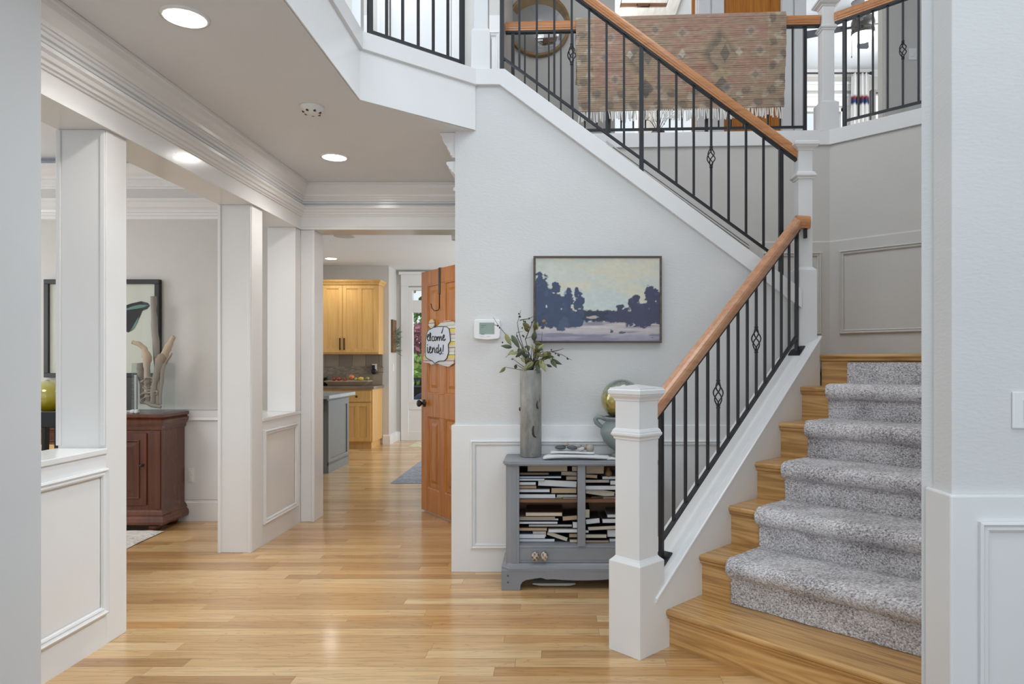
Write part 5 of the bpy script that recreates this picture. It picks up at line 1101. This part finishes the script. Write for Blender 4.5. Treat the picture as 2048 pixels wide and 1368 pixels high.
MB().ell((PX(99, 5.3), 5.3, zs + .126), (.128, .128, .126), 32, 20).build('glass_ball', m, label='yellow green glass ball on the left part of the sideboard', cat='ball')
pw = MB().ell((PX(139, 5.33), 5.40, zs + .05), (.06, .04, .05), 16, 10, bump=.2, seed=31).build('shell', DW, label='white shell behind the yellow green glass ball', cat='shell')
# chair, table, rug, outlet
ch = thing('dining_chair', 'black slat back dining chair glimpsed over the near half wall', 'chair', (-2.62, 3.45, 0))
MB().box(-2.83, -2.41, 3.33, 3.36, .955, 1.035).build('top_rail', BLACKP, ch, bevel=.006)
for x in (-2.815, -2.425): MB().bar((x, 3.345, 0), (x, 3.345, .96), .035, .035).build('leg', BLACKP, ch, bevel=.003)
for x in (-2.815, -2.425): MB().bar((x, 3.75, 0), (x, 3.75, .44), .035, .035).build('leg', BLACKP, ch, bevel=.003)
for x in (-2.74, -2.66, -2.58, -2.50): MB().bar((x - .012, 3.35, .47), (x + .006, 3.345, .958), .032, .014).build('slat', BLACKP, ch)
MB().box(-2.84, -2.40, 3.33, 3.77, .435, .47).build('seat', BLACKP, ch, bevel=.008)
tb = thing('dining_table', 'light wood dining table behind the black chair', 'table', (-3.5, 4.0, 0))
MB().box(-4.3, -2.78, 3.62, 4.28, .73, .76).build('tabletop', MAPLE, tb, bevel=.004)
for x in (-4.2, -2.88):
    for y in (3.70, 4.20): MB().bar((x, y, 0), (x, y, .73), .06, .06).build('leg', MAPLE, tb, bevel=.004)
rg = MB(); nx, ny = 60, 60
X, Yg = np.meshgrid(np.linspace(-5.2, -2.90, nx), np.linspace(3.0, 5.125, ny))
ed = np.minimum(np.minimum(X + 5.2, -2.90 - X), np.minimum(Yg - 3.0, 5.125 - Yg)); Zg = .003 + .017 * np.clip(ed / .04, 0, 1) + np.random.rand(ny, nx) * .004
Xw = X + .035 * np.sin((Yg - 3) * 2.3) * (X > -3.0)
rg.add(np.stack([Xw, Yg, Zg], 2).reshape(-1, 3).tolist(), [(i * nx + j, i * nx + j + 1, (i + 1) * nx + j + 1, (i + 1) * nx + j) for i in range(ny - 1) for j in range(nx - 1)], True)
rg.build('dining_rug', RUGW, label='ivory shag rug under the sideboard feet in the dining room', cat='rug')
def outlet(name, label, px0, px1, py0, py1, Y, cat='outlet'):
    x0, x1, z0, z1 = PX(px0, Y), PX(px1, Y), PZ(py1, Y), PZ(py0, Y)
    t = thing(name, label, cat, ((x0 + x1) / 2, Y, z0)); MB().box(x0, x1, Y - .007, Y, z0, z1).build('plate', WHITEP, t, bevel=.002)
    if cat == 'outlet':
        for f in (.3, .7): MB().box(x0 + (x1 - x0) * .3, x1 - (x1 - x0) * .3, Y - .010, Y - .006, z0 + (z1 - z0) * (f - .14), z0 + (z1 - z0) * (f + .14)).build('socket', WHITEP, t, bevel=.001)
    else: MB().box(x0 + (x1 - x0) * .3, x1 - (x1 - x0) * .3, Y - .012, Y - .006, z0 + (z1 - z0) * .28, z0 + (z1 - z0) * .72).build('rocker', WHITEP, t, bevel=.001)
    return t
outlet('wall_outlet', 'white wall outlet right of the sideboard', 377, 387, 936, 964, 5.487)

# ================================================================ KITCHEN
PULL = paint('bronze pull', lin(62, 46, 38), .4, metal=.4)
def shaker(x0, x1, z0, z1, y, name, parent, mids=(), w=.055):
    d = MB().box(x0, x0 + w, y - .02, y, z0, z1).box(x1 - w, x1, y - .02, y, z0, z1).box(x0 + w, x1 - w, y - .02, y, z0, z0 + w).box(x0 + w, x1 - w, y - .02, y, z1 - w, z1)
    for mx_ in mids: d.box(mx_ - w / 2, mx_ + w / 2, y - .02, y, z0 + w, z1 - w)
    o = d.build(name, MAPLE, parent, bevel=.002)
    xs = [x0 + w] + [q for mx_ in mids for q in (mx_ - w / 2, mx_ + w / 2)] + [x1 - w]
    for a, c in zip(xs[::2], xs[1::2]): MB().box(a, c, y - .010, y - .002, z0 + w, z1 - w).build('panel', MAPLE, o)
    return o
uc = thing('wall_cabinet', 'maple upper kitchen cabinet with shaker doors', 'cabinet', (-3.18, 10.4, 1.39))
MB().box(-4.25, -2.65, 10.25, 10.545, 1.39, 2.46).build('body', MAPLE, uc)
d1_ = shaker(-3.72, -3.187, 1.415, 2.426, 10.25, 'door', uc, (-3.45,)); d2_ = shaker(-3.183, -2.662, 1.415, 2.426, 10.25, 'door', uc, (-2.925,)); shaker(-4.24, -3.725, 1.415, 2.426, 10.25, 'door', uc, (-3.98,))
for x, d in ((-3.218, d1_), (-3.155, d2_)): MB().box(x - .008, x + .008, 10.20, 10.212, PZ(700, 10.2), PZ(676, 10.2)).box(x - .006, x + .006, 10.21, 10.232, PZ(699, 10.2), PZ(697, 10.2)).box(x - .006, x + .006, 10.21, 10.232, PZ(679, 10.2), PZ(677, 10.2)).build('pull', PULL, d)
MB().sweep([(0, 2.43), (.012, 2.43), (.02, 2.45), (.045, 2.48), (.052, 2.50), (0, 2.50)], [(-4.25, 10.23), (-2.65, 10.23), (-2.65, 10.545)], side=-1).box(-4.25, -2.65, 10.23, 10.545, 2.46, 2.50).build('crown', MAPLE, uc)
bc = thing('base_cabinet', 'maple base kitchen cabinet with drawer below the stone counter', 'cabinet', (-3.3, 10.26, 0))
MB().box(-4.25, -2.667, 9.98, 10.545, .10, .875).build('body', MAPLE, bc); MB().box(-4.25, -2.70, 10.04, 10.545, 0, .10).build('toe_kick', MAPLE, bc)
for x0, x1 in ((-3.09, -2.69), (-3.50, -3.10), (-3.91, -3.51)):
    q = MB().box(x0, x1, 9.96, 9.98, .69, .85).build('drawer', MAPLE, bc, bevel=.003); MB().lathe([(0, 9.96), (.008, 9.958), (.008, 9.945), (.017, 9.940), (.018, 9.930), (0, 9.925)], ((x0 + x1) / 2, 0, .77), 12, axis='y').build('knob', PULL, q)
    shaker(x0, x1, .115, .675, 9.98, 'door', bc, ((x0 + x1) / 2,))
STONE = paint('brown speckled stone', lin(128, 112, 96), .2, 0, 80, .35)
MB().box(-4.3, -2.64, 9.94, 10.545, .876, .916).build('kitchen_counter', STONE, bevel=.004, label='brown stone counter over the maple base cabinet', cat='counter')
bs = thing('backsplash', 'beige tile backsplash with a mosaic band behind the counter', 'backsplash', (-3.3, 10.545, .917))
MB().box(-4.25, -2.66, 10.535, 10.549, .917, 1.389).build('grout', paint('grout', lin(150, 140, 126), .8), bs)
TL = [paint('tile %d' % k, lin(*c), .35, 0, 60, .1) for k, c in enumerate(((146, 130, 114), (156, 140, 122), (136, 122, 108), (166, 146, 124)))]
r = random.Random(12); zrow = [(.919, 1.085), (1.205, 1.387)]
for k, (za, zb_) in enumerate(zrow):
    x = -4.25 + .1 * k
    while x < -2.67: MB().box(x + .002, min(x + .203, -2.662), 10.526, 10.536, za, zb_).build('tile', TL[r.randrange(3)], bs); x += .205
sm_ = [MB().box(-.024, .024, -.005, .005, -.0085, .0085) for _ in range(1)]
for k in range(6):
    z = 1.096 + k * .0185; x = -3.62 + (k % 2) * .025
    while x < -2.68:
        MB().box(x, x + .048, 10.527, 10.537, z - .0085, z + .0085).build('mosaic_tile', TL[r.randrange(4)], bs); x += .050
dt = thing('fruit_tray', 'long flared wooden tray of fruit on the kitchen counter', 'tray', (PX(697, 10.2), 10.2, .917))
TRY = paint('weathered tray wood', lin(158, 140, 116), .7, .3, 40, .15)
a0, a1, b0, b1 = PX(664, 10.2), PX(727, 10.2), PX(654, 10.2), PX(741, 10.2)
tv = [(a0, 10.12, .918), (a1, 10.12, .918), (a1, 10.28, .918), (a0, 10.28, .918), (b0, 10.06, .985), (b1, 10.06, .985), (b1, 10.34, .985), (b0, 10.34, .985)]
tm = MB().add(tv, [(0, 1, 2, 3), (0, 1, 5, 4), (1, 2, 6, 5), (2, 3, 7, 6), (3, 0, 4, 7)]).build('bowl', TRY, dt); s_ = tm.modifiers.new('thick', 'SOLIDIFY'); s_.thickness = .012
for px, py, rr_, c, lab, nm in ((703, 754.5, 6.0, (196, 120, 70), 'large red and yellow apple in the middle of the fruit tray', 'apple'), (690, 759, 4.0, (168, 70, 42), 'small red tomato left of the large apple', 'tomato'), (678, 758, 4.4, (160, 66, 42), 'red tomato near the left end of the fruit tray', 'tomato'), (668, 758.5, 4.0, (150, 60, 40), 'leftmost dark red tomato in the fruit tray', 'tomato'), (722, 758, 5.0, (206, 178, 84), 'yellow lemon right of the apple', 'lemon'), (712, 758.5, 4.0, (176, 160, 110), 'small pale garlic bulb between apple and lemon', 'garlic'), (735, 757, 4.0, (150, 140, 92), 'small greenish fruit at the right end of the tray', 'fruit')):
    k = 10.2 / F; c_ = P(px, py, 10.2); c_.z = max(c_.z, .945)
    fo = MB().ell(c_, (rr_ * k * (1.3 if nm == 'lemon' else 1), rr_ * k, rr_ * k * .9), 16, 10).build(nm, paint(nm + ' skin %d' % px, lin(*c), .35, var=.15), label=lab, cat='fruit' if nm != 'garlic' else 'vegetable')
    MB().tube([c_ + Vector((0, 0, rr_ * k * .85)), c_ + Vector((.003, 0, rr_ * k * 1.15))], .002, 5).build('stem', TW, fo)
hp = thing('counter_plant', 'dark green plant at the left end of the kitchen counter', 'plant', (PX(650, 10.3), 10.3, .917))
MB().lathe([(0, .917), (.05, .917), (.06, .99), (.055, .99), (0, .98)], (PX(648, 10.3), 10.3, 0), 18).build('pot', BLACKP, hp)
b_ = MB(); r = random.Random(8)
for k in range(40):
    a = r.uniform(0, 6.28); L = r.uniform(.06, .13); t = r.uniform(.2, 1.2); c0 = Vector((PX(648, 10.3), 10.3, .985)); dv_ = Vector((math.cos(a) * math.cos(t), math.sin(a) * math.cos(t), math.sin(t))); s_ = dv_.cross(Vector((0, 0, 1))).normalized() * .012
    b_.add([c0, c0 + dv_ * L * .5 - s_, c0 + dv_ * L, c0 + dv_ * L * .5 + s_], [(0, 1, 2, 3)])
b_.build('leaves', paint('dark leaves', lin(52, 74, 52), .5), hp, kind='stuff')
oo = outlet('wall_outlet', 'white outlet with a black plug on the tile backsplash', 744, 754, 728, 742, 10.526)
pg_ = MB().ell((PX(748, 10.48), 10.48, PZ(743, 10.48)), (.045, .03, .045), 18, 12).box(PX(744, 10.48), PX(749, 10.48), 10.47, 10.52, PZ(742, 10.5), PZ(730, 10.5)).build('plug_in_freshener', BLACKP, loc=(PX(748, 10.48), 10.50, PZ(748, 10.48)), label='black plug-in device in the backsplash outlet', cat='plug')
isl = thing('kitchen_island', 'grey painted kitchen island end with a pale top', 'island', (-3.2, 8.2, 0))
IG = paint('island grey paint', lin(120, 124, 126), .35)
MB().box(-4.1, -2.60, 7.80, 8.56, 0, .86).build('body', IG, isl, bevel=.003)
MB().mould((-2.60, 0, 0), (0, 1, 0), (0, 0, 1), 7.87, 8.50, .16, .76, [(-.0, .001), (0, .012), (-.07, .012), (-.07, .0)]).box(-2.60, -2.588, 7.80, 8.56, 0, .12).build('end_panel', IG, isl)
MB().box(-4.15, -2.52, 7.62, 8.62, .86, .90).build('top', paint('island top', lin(176, 182, 184), .2), isl, bevel=.004)
MB().poly([(7.66, .86), (7.80, .86), (7.80, .70), (7.785, .70), (7.77, .78), (7.70, .83), (7.66, .84)], -2.70, -2.64, 'x').build('corbel', IG, isl)
def flat_rug(name, mat, x0, x1, y0, y1, th, label, cat):
    nx, ny = 24, 24; X, Y_ = np.meshgrid(np.linspace(x0, x1, nx), np.linspace(y0, y1, ny)); ed = np.minimum(np.minimum(X - x0, x1 - X), np.minimum(Y_ - y0, y1 - Y_)); Z_ = .002 + th * np.clip(ed / .02, 0, 1)
    MB().add(np.stack([X, Y_, Z_], 2).reshape(-1, 3).tolist(), [(i * nx + j, i * nx + j + 1, (i + 1) * nx + j + 1, (i + 1) * nx + j) for i in range(ny - 1) for j in range(nx - 1)], True).build(name, mat, label=label, cat=cat)
flat_rug('kitchen_rug', RUGB, -1.73, -.15, 7.15, 9.6, .010, 'blue grey kitchen rug beyond the open wooden door', 'rug')
flat_rug('door_mat', JUTE, -2.2, -1.2, 10.2, 10.95, .008, 'pale jute mat in front of the kitchen window', 'mat')
wdz = thing('wall_plaque', 'dark wooden plaque with green sprigs on the kitchen wall return', 'wall decor', (-2.55, 10.8, 1.30))
MB().box(-2.564, -2.535, 10.68, 10.92, PZ(705, 10.8), PZ(640, 10.8)).build('board', SHELFW, wdz, bevel=.004)
b_ = MB(); r = random.Random(3)
for k in range(60):
    c0 = Vector((-2.52, 10.8 + r.uniform(-.08, .08), 1.62 + r.uniform(-.2, .16))); a = r.uniform(-.6, 1.0); dv_ = Vector((math.cos(a) * .8, r.uniform(-.5, .5), math.sin(a))).normalized(); L = r.uniform(.05, .12); s_ = dv_.cross(Vector((0, 1, 0))).normalized() * .008
    b_.add([c0, c0 + dv_ * L * .5 - s_, c0 + dv_ * L, c0 + dv_ * L * .5 + s_], [(0, 1, 2, 3)])
b_.build('sprigs', paint('sage sprigs', lin(112, 128, 108), .6), wdz, kind='stuff')
sw = thing('light_switch', 'small white switch plate below the wooden plaque in the kitchen', 'switch', (-2.563, 10.8, PZ(742, 10.8)))
MB().box(-2.565, -2.558, 10.76, 10.84, PZ(742, 10.8), PZ(728, 10.8)).build('plate', WHITEP, sw, bevel=.001); MB().box(-2.559, -2.555, 10.785, 10.815, PZ(738, 10.8), PZ(732, 10.8)).build('rocker', WHITEP, sw)

# ================================================================ OUTSIDE THE KITCHEN
struct(MB().box(-14, 10, 14.2, 40, -.9, -.8), 'lawn', paint('grass', lin(110, 138, 62), .9, .5, 30, .2), 'green lawn beyond the deck', bevel=0)
dk = MB().box(-6, 3, 11.2, 14.2, -.2, -.09).build('deck', paint('deck frame', lin(70, 58, 48), .8), label='wooden deck outside the kitchen window', cat='deck', kind='structure')
DKM = paint('deck boards', lin(126, 106, 90), .8, var=.1)
for k in range(20): MB().box(-6, 3, 11.22 + k * .148, 11.36 + k * .148, -.09, -.06).build('deck_board', DKM, dk)
dr_ = thing('deck_railing', 'dark deck railing outside the kitchen window', 'railing', (-3, 14.0, -.06))
MB().box(-6, 1, 13.96, 14.04, .90, .95).build('top_rail', BLACKP, dr_); MB().box(-6, 1, 13.98, 14.02, .04, .08).build('bottom_rail', BLACKP, dr_)
for k in range(5): MB().box(-5.9 + k * 1.7, -5.8 + k * 1.7, 13.95, 14.05, -.06, .98).build('post', BLACKP, dr_)
for k in range(24): MB().box(-4.2 + k * .11, -4.16 + k * .11, 13.98, 14.02, .08, .90).build('baluster', BLACKP, dr_)
pc = thing('patio_chair', 'dark cushioned patio chair on the deck', 'chair', (-2.6, 12.6, -.06))
MB().box(-2.9, -2.2, 12.3, 12.9, .22, .34).build('seat', BLACKP, pc, bevel=.03); MB().box(-2.9, -2.2, 12.85, 12.95, .3, .82).build('backrest', BLACKP, pc, bevel=.04); MB().ell((-2.45, 12.72, .52), (.2, .08, .18), 16, 10).build('cushion', paint('navy cushion', lin(60, 76, 104), .8), pc)
for x in (-2.86, -2.24):
    for y in (12.34, 12.88): MB().bar((x, y, -.06), (x, y, .24), .04, .04).build('leg', BLACKP, pc)
def foliage(name, label, cat, c, rad, n, sz, cols, seed, trunk=None):
    t = thing(name, label, cat, (c[0], c[1], -.8)); r = random.Random(seed)
    for q, col_ in enumerate(cols):
        b = MB()
        for k in range(n // len(cols)):
            u = Vector((r.gauss(0, 1), r.gauss(0, 1), r.gauss(0, 1))).normalized() * (r.uniform(.35, 1) ** .6)
            p = Vector(c) + Vector((u.x * rad[0], u.y * rad[1], u.z * rad[2])); a = Vector((r.gauss(0, 1), r.gauss(0, 1), r.gauss(0, 1))).normalized() * sz; d = a.orthogonal().normalized() * sz * .55
            b.add([p - a, p - d, p + a, p + d], [(0, 1, 2, 3)])
        b.build('foliage', paint(name + ' leaf %d' % q, col_, .6, var=.2), t, kind='stuff')
    if trunk: MB().tube([(c[0], c[1], -.8), (c[0] + .05, c[1], c[2])], [trunk, trunk * .6], 8).build('trunk', SHELFW, t)
foliage('shrub', 'bright green shrub behind the deck railing', 'shrub', (-3.4, 16.5, .35), (1.6, .9, 1.15), 2600, .11, (lin(150, 190, 70), lin(190, 222, 110), lin(104, 146, 52)), 1, .05)
foliage('plum_tree', 'purple leaved tree above the green shrub', 'tree', (-3.9, 19.0, 1.75), (1.5, 1.2, .62), 1800, .11, (lin(150, 74, 90), lin(186, 118, 132)), 2, .1)
foliage('tree', 'tall green tree behind the purple leaved tree', 'tree', (-5.4, 24.0, 4.6), (3.0, 1.6, 2.6), 800, .16, (lin(70, 110, 50), lin(130, 165, 80)), 3, .16)

# ================================================================ LOFT
mr = thing('round_mirror', 'round mirror with a thin gold wooden rim on the loft wall', 'mirror', (PX(1078, 6.47), 6.495, PZ(48, 6.47) - .3))
mcx, mcz = PX(1077, 6.47), PZ(50, 6.47)
MB().lathe([(.274, 6.49), (.274, 6.452), (.278, 6.448), (.296, 6.448), (.30, 6.453), (.30, 6.499), (.274, 6.499)], (mcx, 0, mcz), 64, axis='y').build('rim', wood('gold rim wood', lin(120, 92, 52), lin(158, 124, 74), lin(180, 148, 98), 'x', 1, .4), mr)
m, nt, b = newmat('mirror silver'); b.inputs['Base Color'].default_value = (.75, .76, .76, 1); b.inputs['Metallic'].default_value = 1; b.inputs['Roughness'].default_value = .02
MB().lathe([(0, 6.4495), (.277, 6.4495), (.277, 6.49), (0, 6.49)], (mcx, 0, mcz), 64, axis='y').build('mirror_glass', m, mr)
ah = thing('attic_hatch', 'whitewashed attic hatch with dark handle in the bonus room ceiling', 'hatch', (1.03, 7.6, 5.40), kind=None)
WW = paint('whitewashed boards', lin(228, 228, 222), .7, .3, 12, .12, streak=(6, 1.2, 1))
MB().box(.50, .76, 6.65, 8.28, 5.43, 5.458).box(1.31, 1.445, 6.65, 8.28, 5.43, 5.458).box(.76, 1.31, 8.02, 8.28, 5.43, 5.458).box(.76, 1.31, 6.65, 6.9, 5.43, 5.458).build('frame', WW, ah, bevel=.003)
MB().box(.77, 1.30, 6.91, 7.92, 5.44, 5.456).build('panel', WW, ah); MB().box(.77, 1.30, 7.925, 8.015, 5.444, 5.456).build('wooden_strip', SHELFW, ah)
MB().tube([(.96, 7.97, 5.444), (.96, 7.965, 5.42), (1.10, 7.965, 5.42), (1.10, 7.97, 5.444)], .007, 6).build('handle', BLACKP, ah)
pp = thing('loft_plant', 'dark potted plant standing against the bright bonus room windows', 'plant', (1.14, 8.1, 3.87))
MB().box(.9, 1.4, 8.05, 8.29, 3.81, 3.86).build('shelf', TRIM, pp)
MB().lathe([(0, 3.86), (.05, 3.86), (.075, 3.92), (.085, 3.99), (.08, 4.02), (.07, 4.02), (0, 4.0)], (PX(1316, 8.15), 8.15, 0), 20).build('pot', BLACKP, pp)
b_ = MB(); r = random.Random(5); c0 = Vector((PX(1316, 8.15), 8.15, 4.01))
for k in range(9):
    a = r.uniform(-.9, .9); L = r.uniform(.2, .4); b_.tube([c0, c0 + Vector((math.sin(a) * L * .5, r.uniform(-.05, .05), L * .55)), c0 + Vector((math.sin(a) * L, r.uniform(-.1, .1), L * .8))], [.004, .003, .002], 5)
b_.build('stems', TW, pp)
for k in range(26):
    a = r.uniform(-1, 1); L = r.uniform(.12, .4); q = c0 + Vector((math.sin(a) * L, r.uniform(-.08, .08), L * .8)); q2 = q + Vector((r.uniform(-.07, .07), r.uniform(-.03, .03), r.uniform(-.06, .03))); s_ = (q2 - q).orthogonal().normalized() * .014
    MB().add([q, (q + q2) / 2 - s_, q2, (q + q2) / 2 + s_], [(0, 1, 2, 3)]).build('leaf', LF1, pp)
# bedroom
fx, fy = PX(1726, 8.08), 8.08
fn = thing('ceiling_fan', 'pewter bedroom ceiling fan with a round white light', 'fan', (fx, fy, 5.46))
PEW = paint('pewter', lin(88, 86, 84), .35, metal=.6)
MB().lathe([(0, 5.46), (.08, 5.46), (.075, 5.42), (.05, 5.40), (.05, 5.36), (.12, 5.34), (.135, 5.29), (.13, 5.24), (.10, 5.21), (0, 5.205)], (fx, fy, 0), 32).build('motor', PEW, fn)
MB().lathe([(.118, 5.215), (.132, 5.20), (.132, 5.15), (.125, 5.14), (.112, 5.15)], (fx, fy, 0), 32).build('light_band', PEW, fn)
MB().lathe([(.128, 5.145), (.12, 5.11), (.09, 5.085), (.04, 5.075), (0, 5.073)], (fx, fy, 0), 32).build('light_bowl', emit('fan light', (1, .98, .94), 4.0), fn)
for k, (a, mt) in enumerate(((1.15, BLACKP), (-.3, BLACKP), (2.75, BLACKP), (4.2, BLACKP))):
    ca, sa = math.cos(a), math.sin(a); M = Matrix.Translation((fx, fy, 5.26)) @ Matrix.Rotation(a, 4, 'Z') @ Matrix.Rotation(.2, 4, 'X')
    bl = MB(M).poly([(.20, -.05), (.62, -.07), (.66, -.05), (.66, .05), (.62, .07), (.20, .05)], -.004, .004).build('blade', paint('dark blade %d' % k, lin(66, 68, 76), .5), fn, bevel=.002)
    MB(M).box(.10, .24, -.018, .018, -.008, -.002).build('blade_arm', PEW, bl)
pl_ = MB(); pl_.tube([(fx - .13, fy, 5.14), (fx - .135, fy, 4.9)], .002, 5).ell((fx - .135, fy, 4.885), (.008, .008, .012), 8, 6); pl_.build('pull_chain', PEW, fn)
cr_ = thing('curtain_rod', 'black curtain rod above the bedroom window', 'curtain rod', (3.9, 9.72, 5.38))
MB().tube([(3.2, 9.72, 5.385), (4.48, 9.72, 5.385)], .012, 8).build('rod', BLACKP, cr_); MB().ell((4.50, 9.72, 5.385), (.03, .022, .022), 12, 8).build('finial', BLACKP, cr_); MB().box(4.35, 4.365, 9.72, 9.84, 5.375, 5.395).build('bracket', BLACKP, cr_)
n1_, n2_ = 90, 60; U, V = np.meshgrid(np.linspace(0, 1, n1_), np.linspace(0, 1, n2_)); Xc = 4.17 + U * .33 + 0 * V; Xc = 4.335 + (Xc - 4.335) * (.72 + .28 * (1 - V)); Yc = 9.70 + .035 * np.sin(U * 2 * PI * 4.5); Zc = 3.15 + V * 2.22
def band(py0, py1): return (Zc < PZ(py0, 9.7)) & (Zc > PZ(py1, 9.7))
cc = np.ones((n2_, n1_, 4)); cc[..., :3] = lin(226, 226, 224)
for a, b__, c_ in ((181.5, 184.5, (40, 40, 46)), (190, 195.5, (150, 44, 54)), (199, 209, (58, 70, 112)), (212, 214.5, (50, 50, 56))): cc[band(a, b__), :3] = lin(*c_)
n2_ = 60
cu = MB().add(np.stack([Xc, Yc, Zc], 2).reshape(-1, 3).tolist(), [(i * n1_ + j, i * n1_ + j + 1, (i + 1) * n1_ + j + 1, (i + 1) * n1_ + j) for i in range(59) for j in range(n1_ - 1)], True).build('curtain', vcol('curtain cloth', .8), label='white curtain with red and navy stripes beside the bedroom window', cat='curtain', col=cc.reshape(-1, 4))
cu.modifiers.new('thick', 'SOLIDIFY').thickness = .004
bd_ = thing('bed_frame', 'black metal loft bed frame in the bedroom behind the railing', 'bed', (4.2, 8.6, 3.02))
for x in (PX(1745, 8.6), 5.0): MB().box(x - .028, x + .028, 8.57, 8.63, 3.02, PZ(181, 8.6)).build('post', BLACKP, bd_)
MB().box(PX(1741, 8.6), 5.0, 8.575, 8.625, PZ(186, 8.6), PZ(181, 8.6)).build('top_rail', BLACKP, bd_)
MB().box(PX(1748, 8.62), 5.0, 8.62, 8.66, 3.4, PZ(190, 8.6)).build('headboard', paint('grey headboard', lin(170, 168, 166), .7), bd_)
s2_ = outlet('light_switch', 'white switch plate on the loft wall at upper right', 1817, 1832.5, 97, 120, 6.499, 'switch')
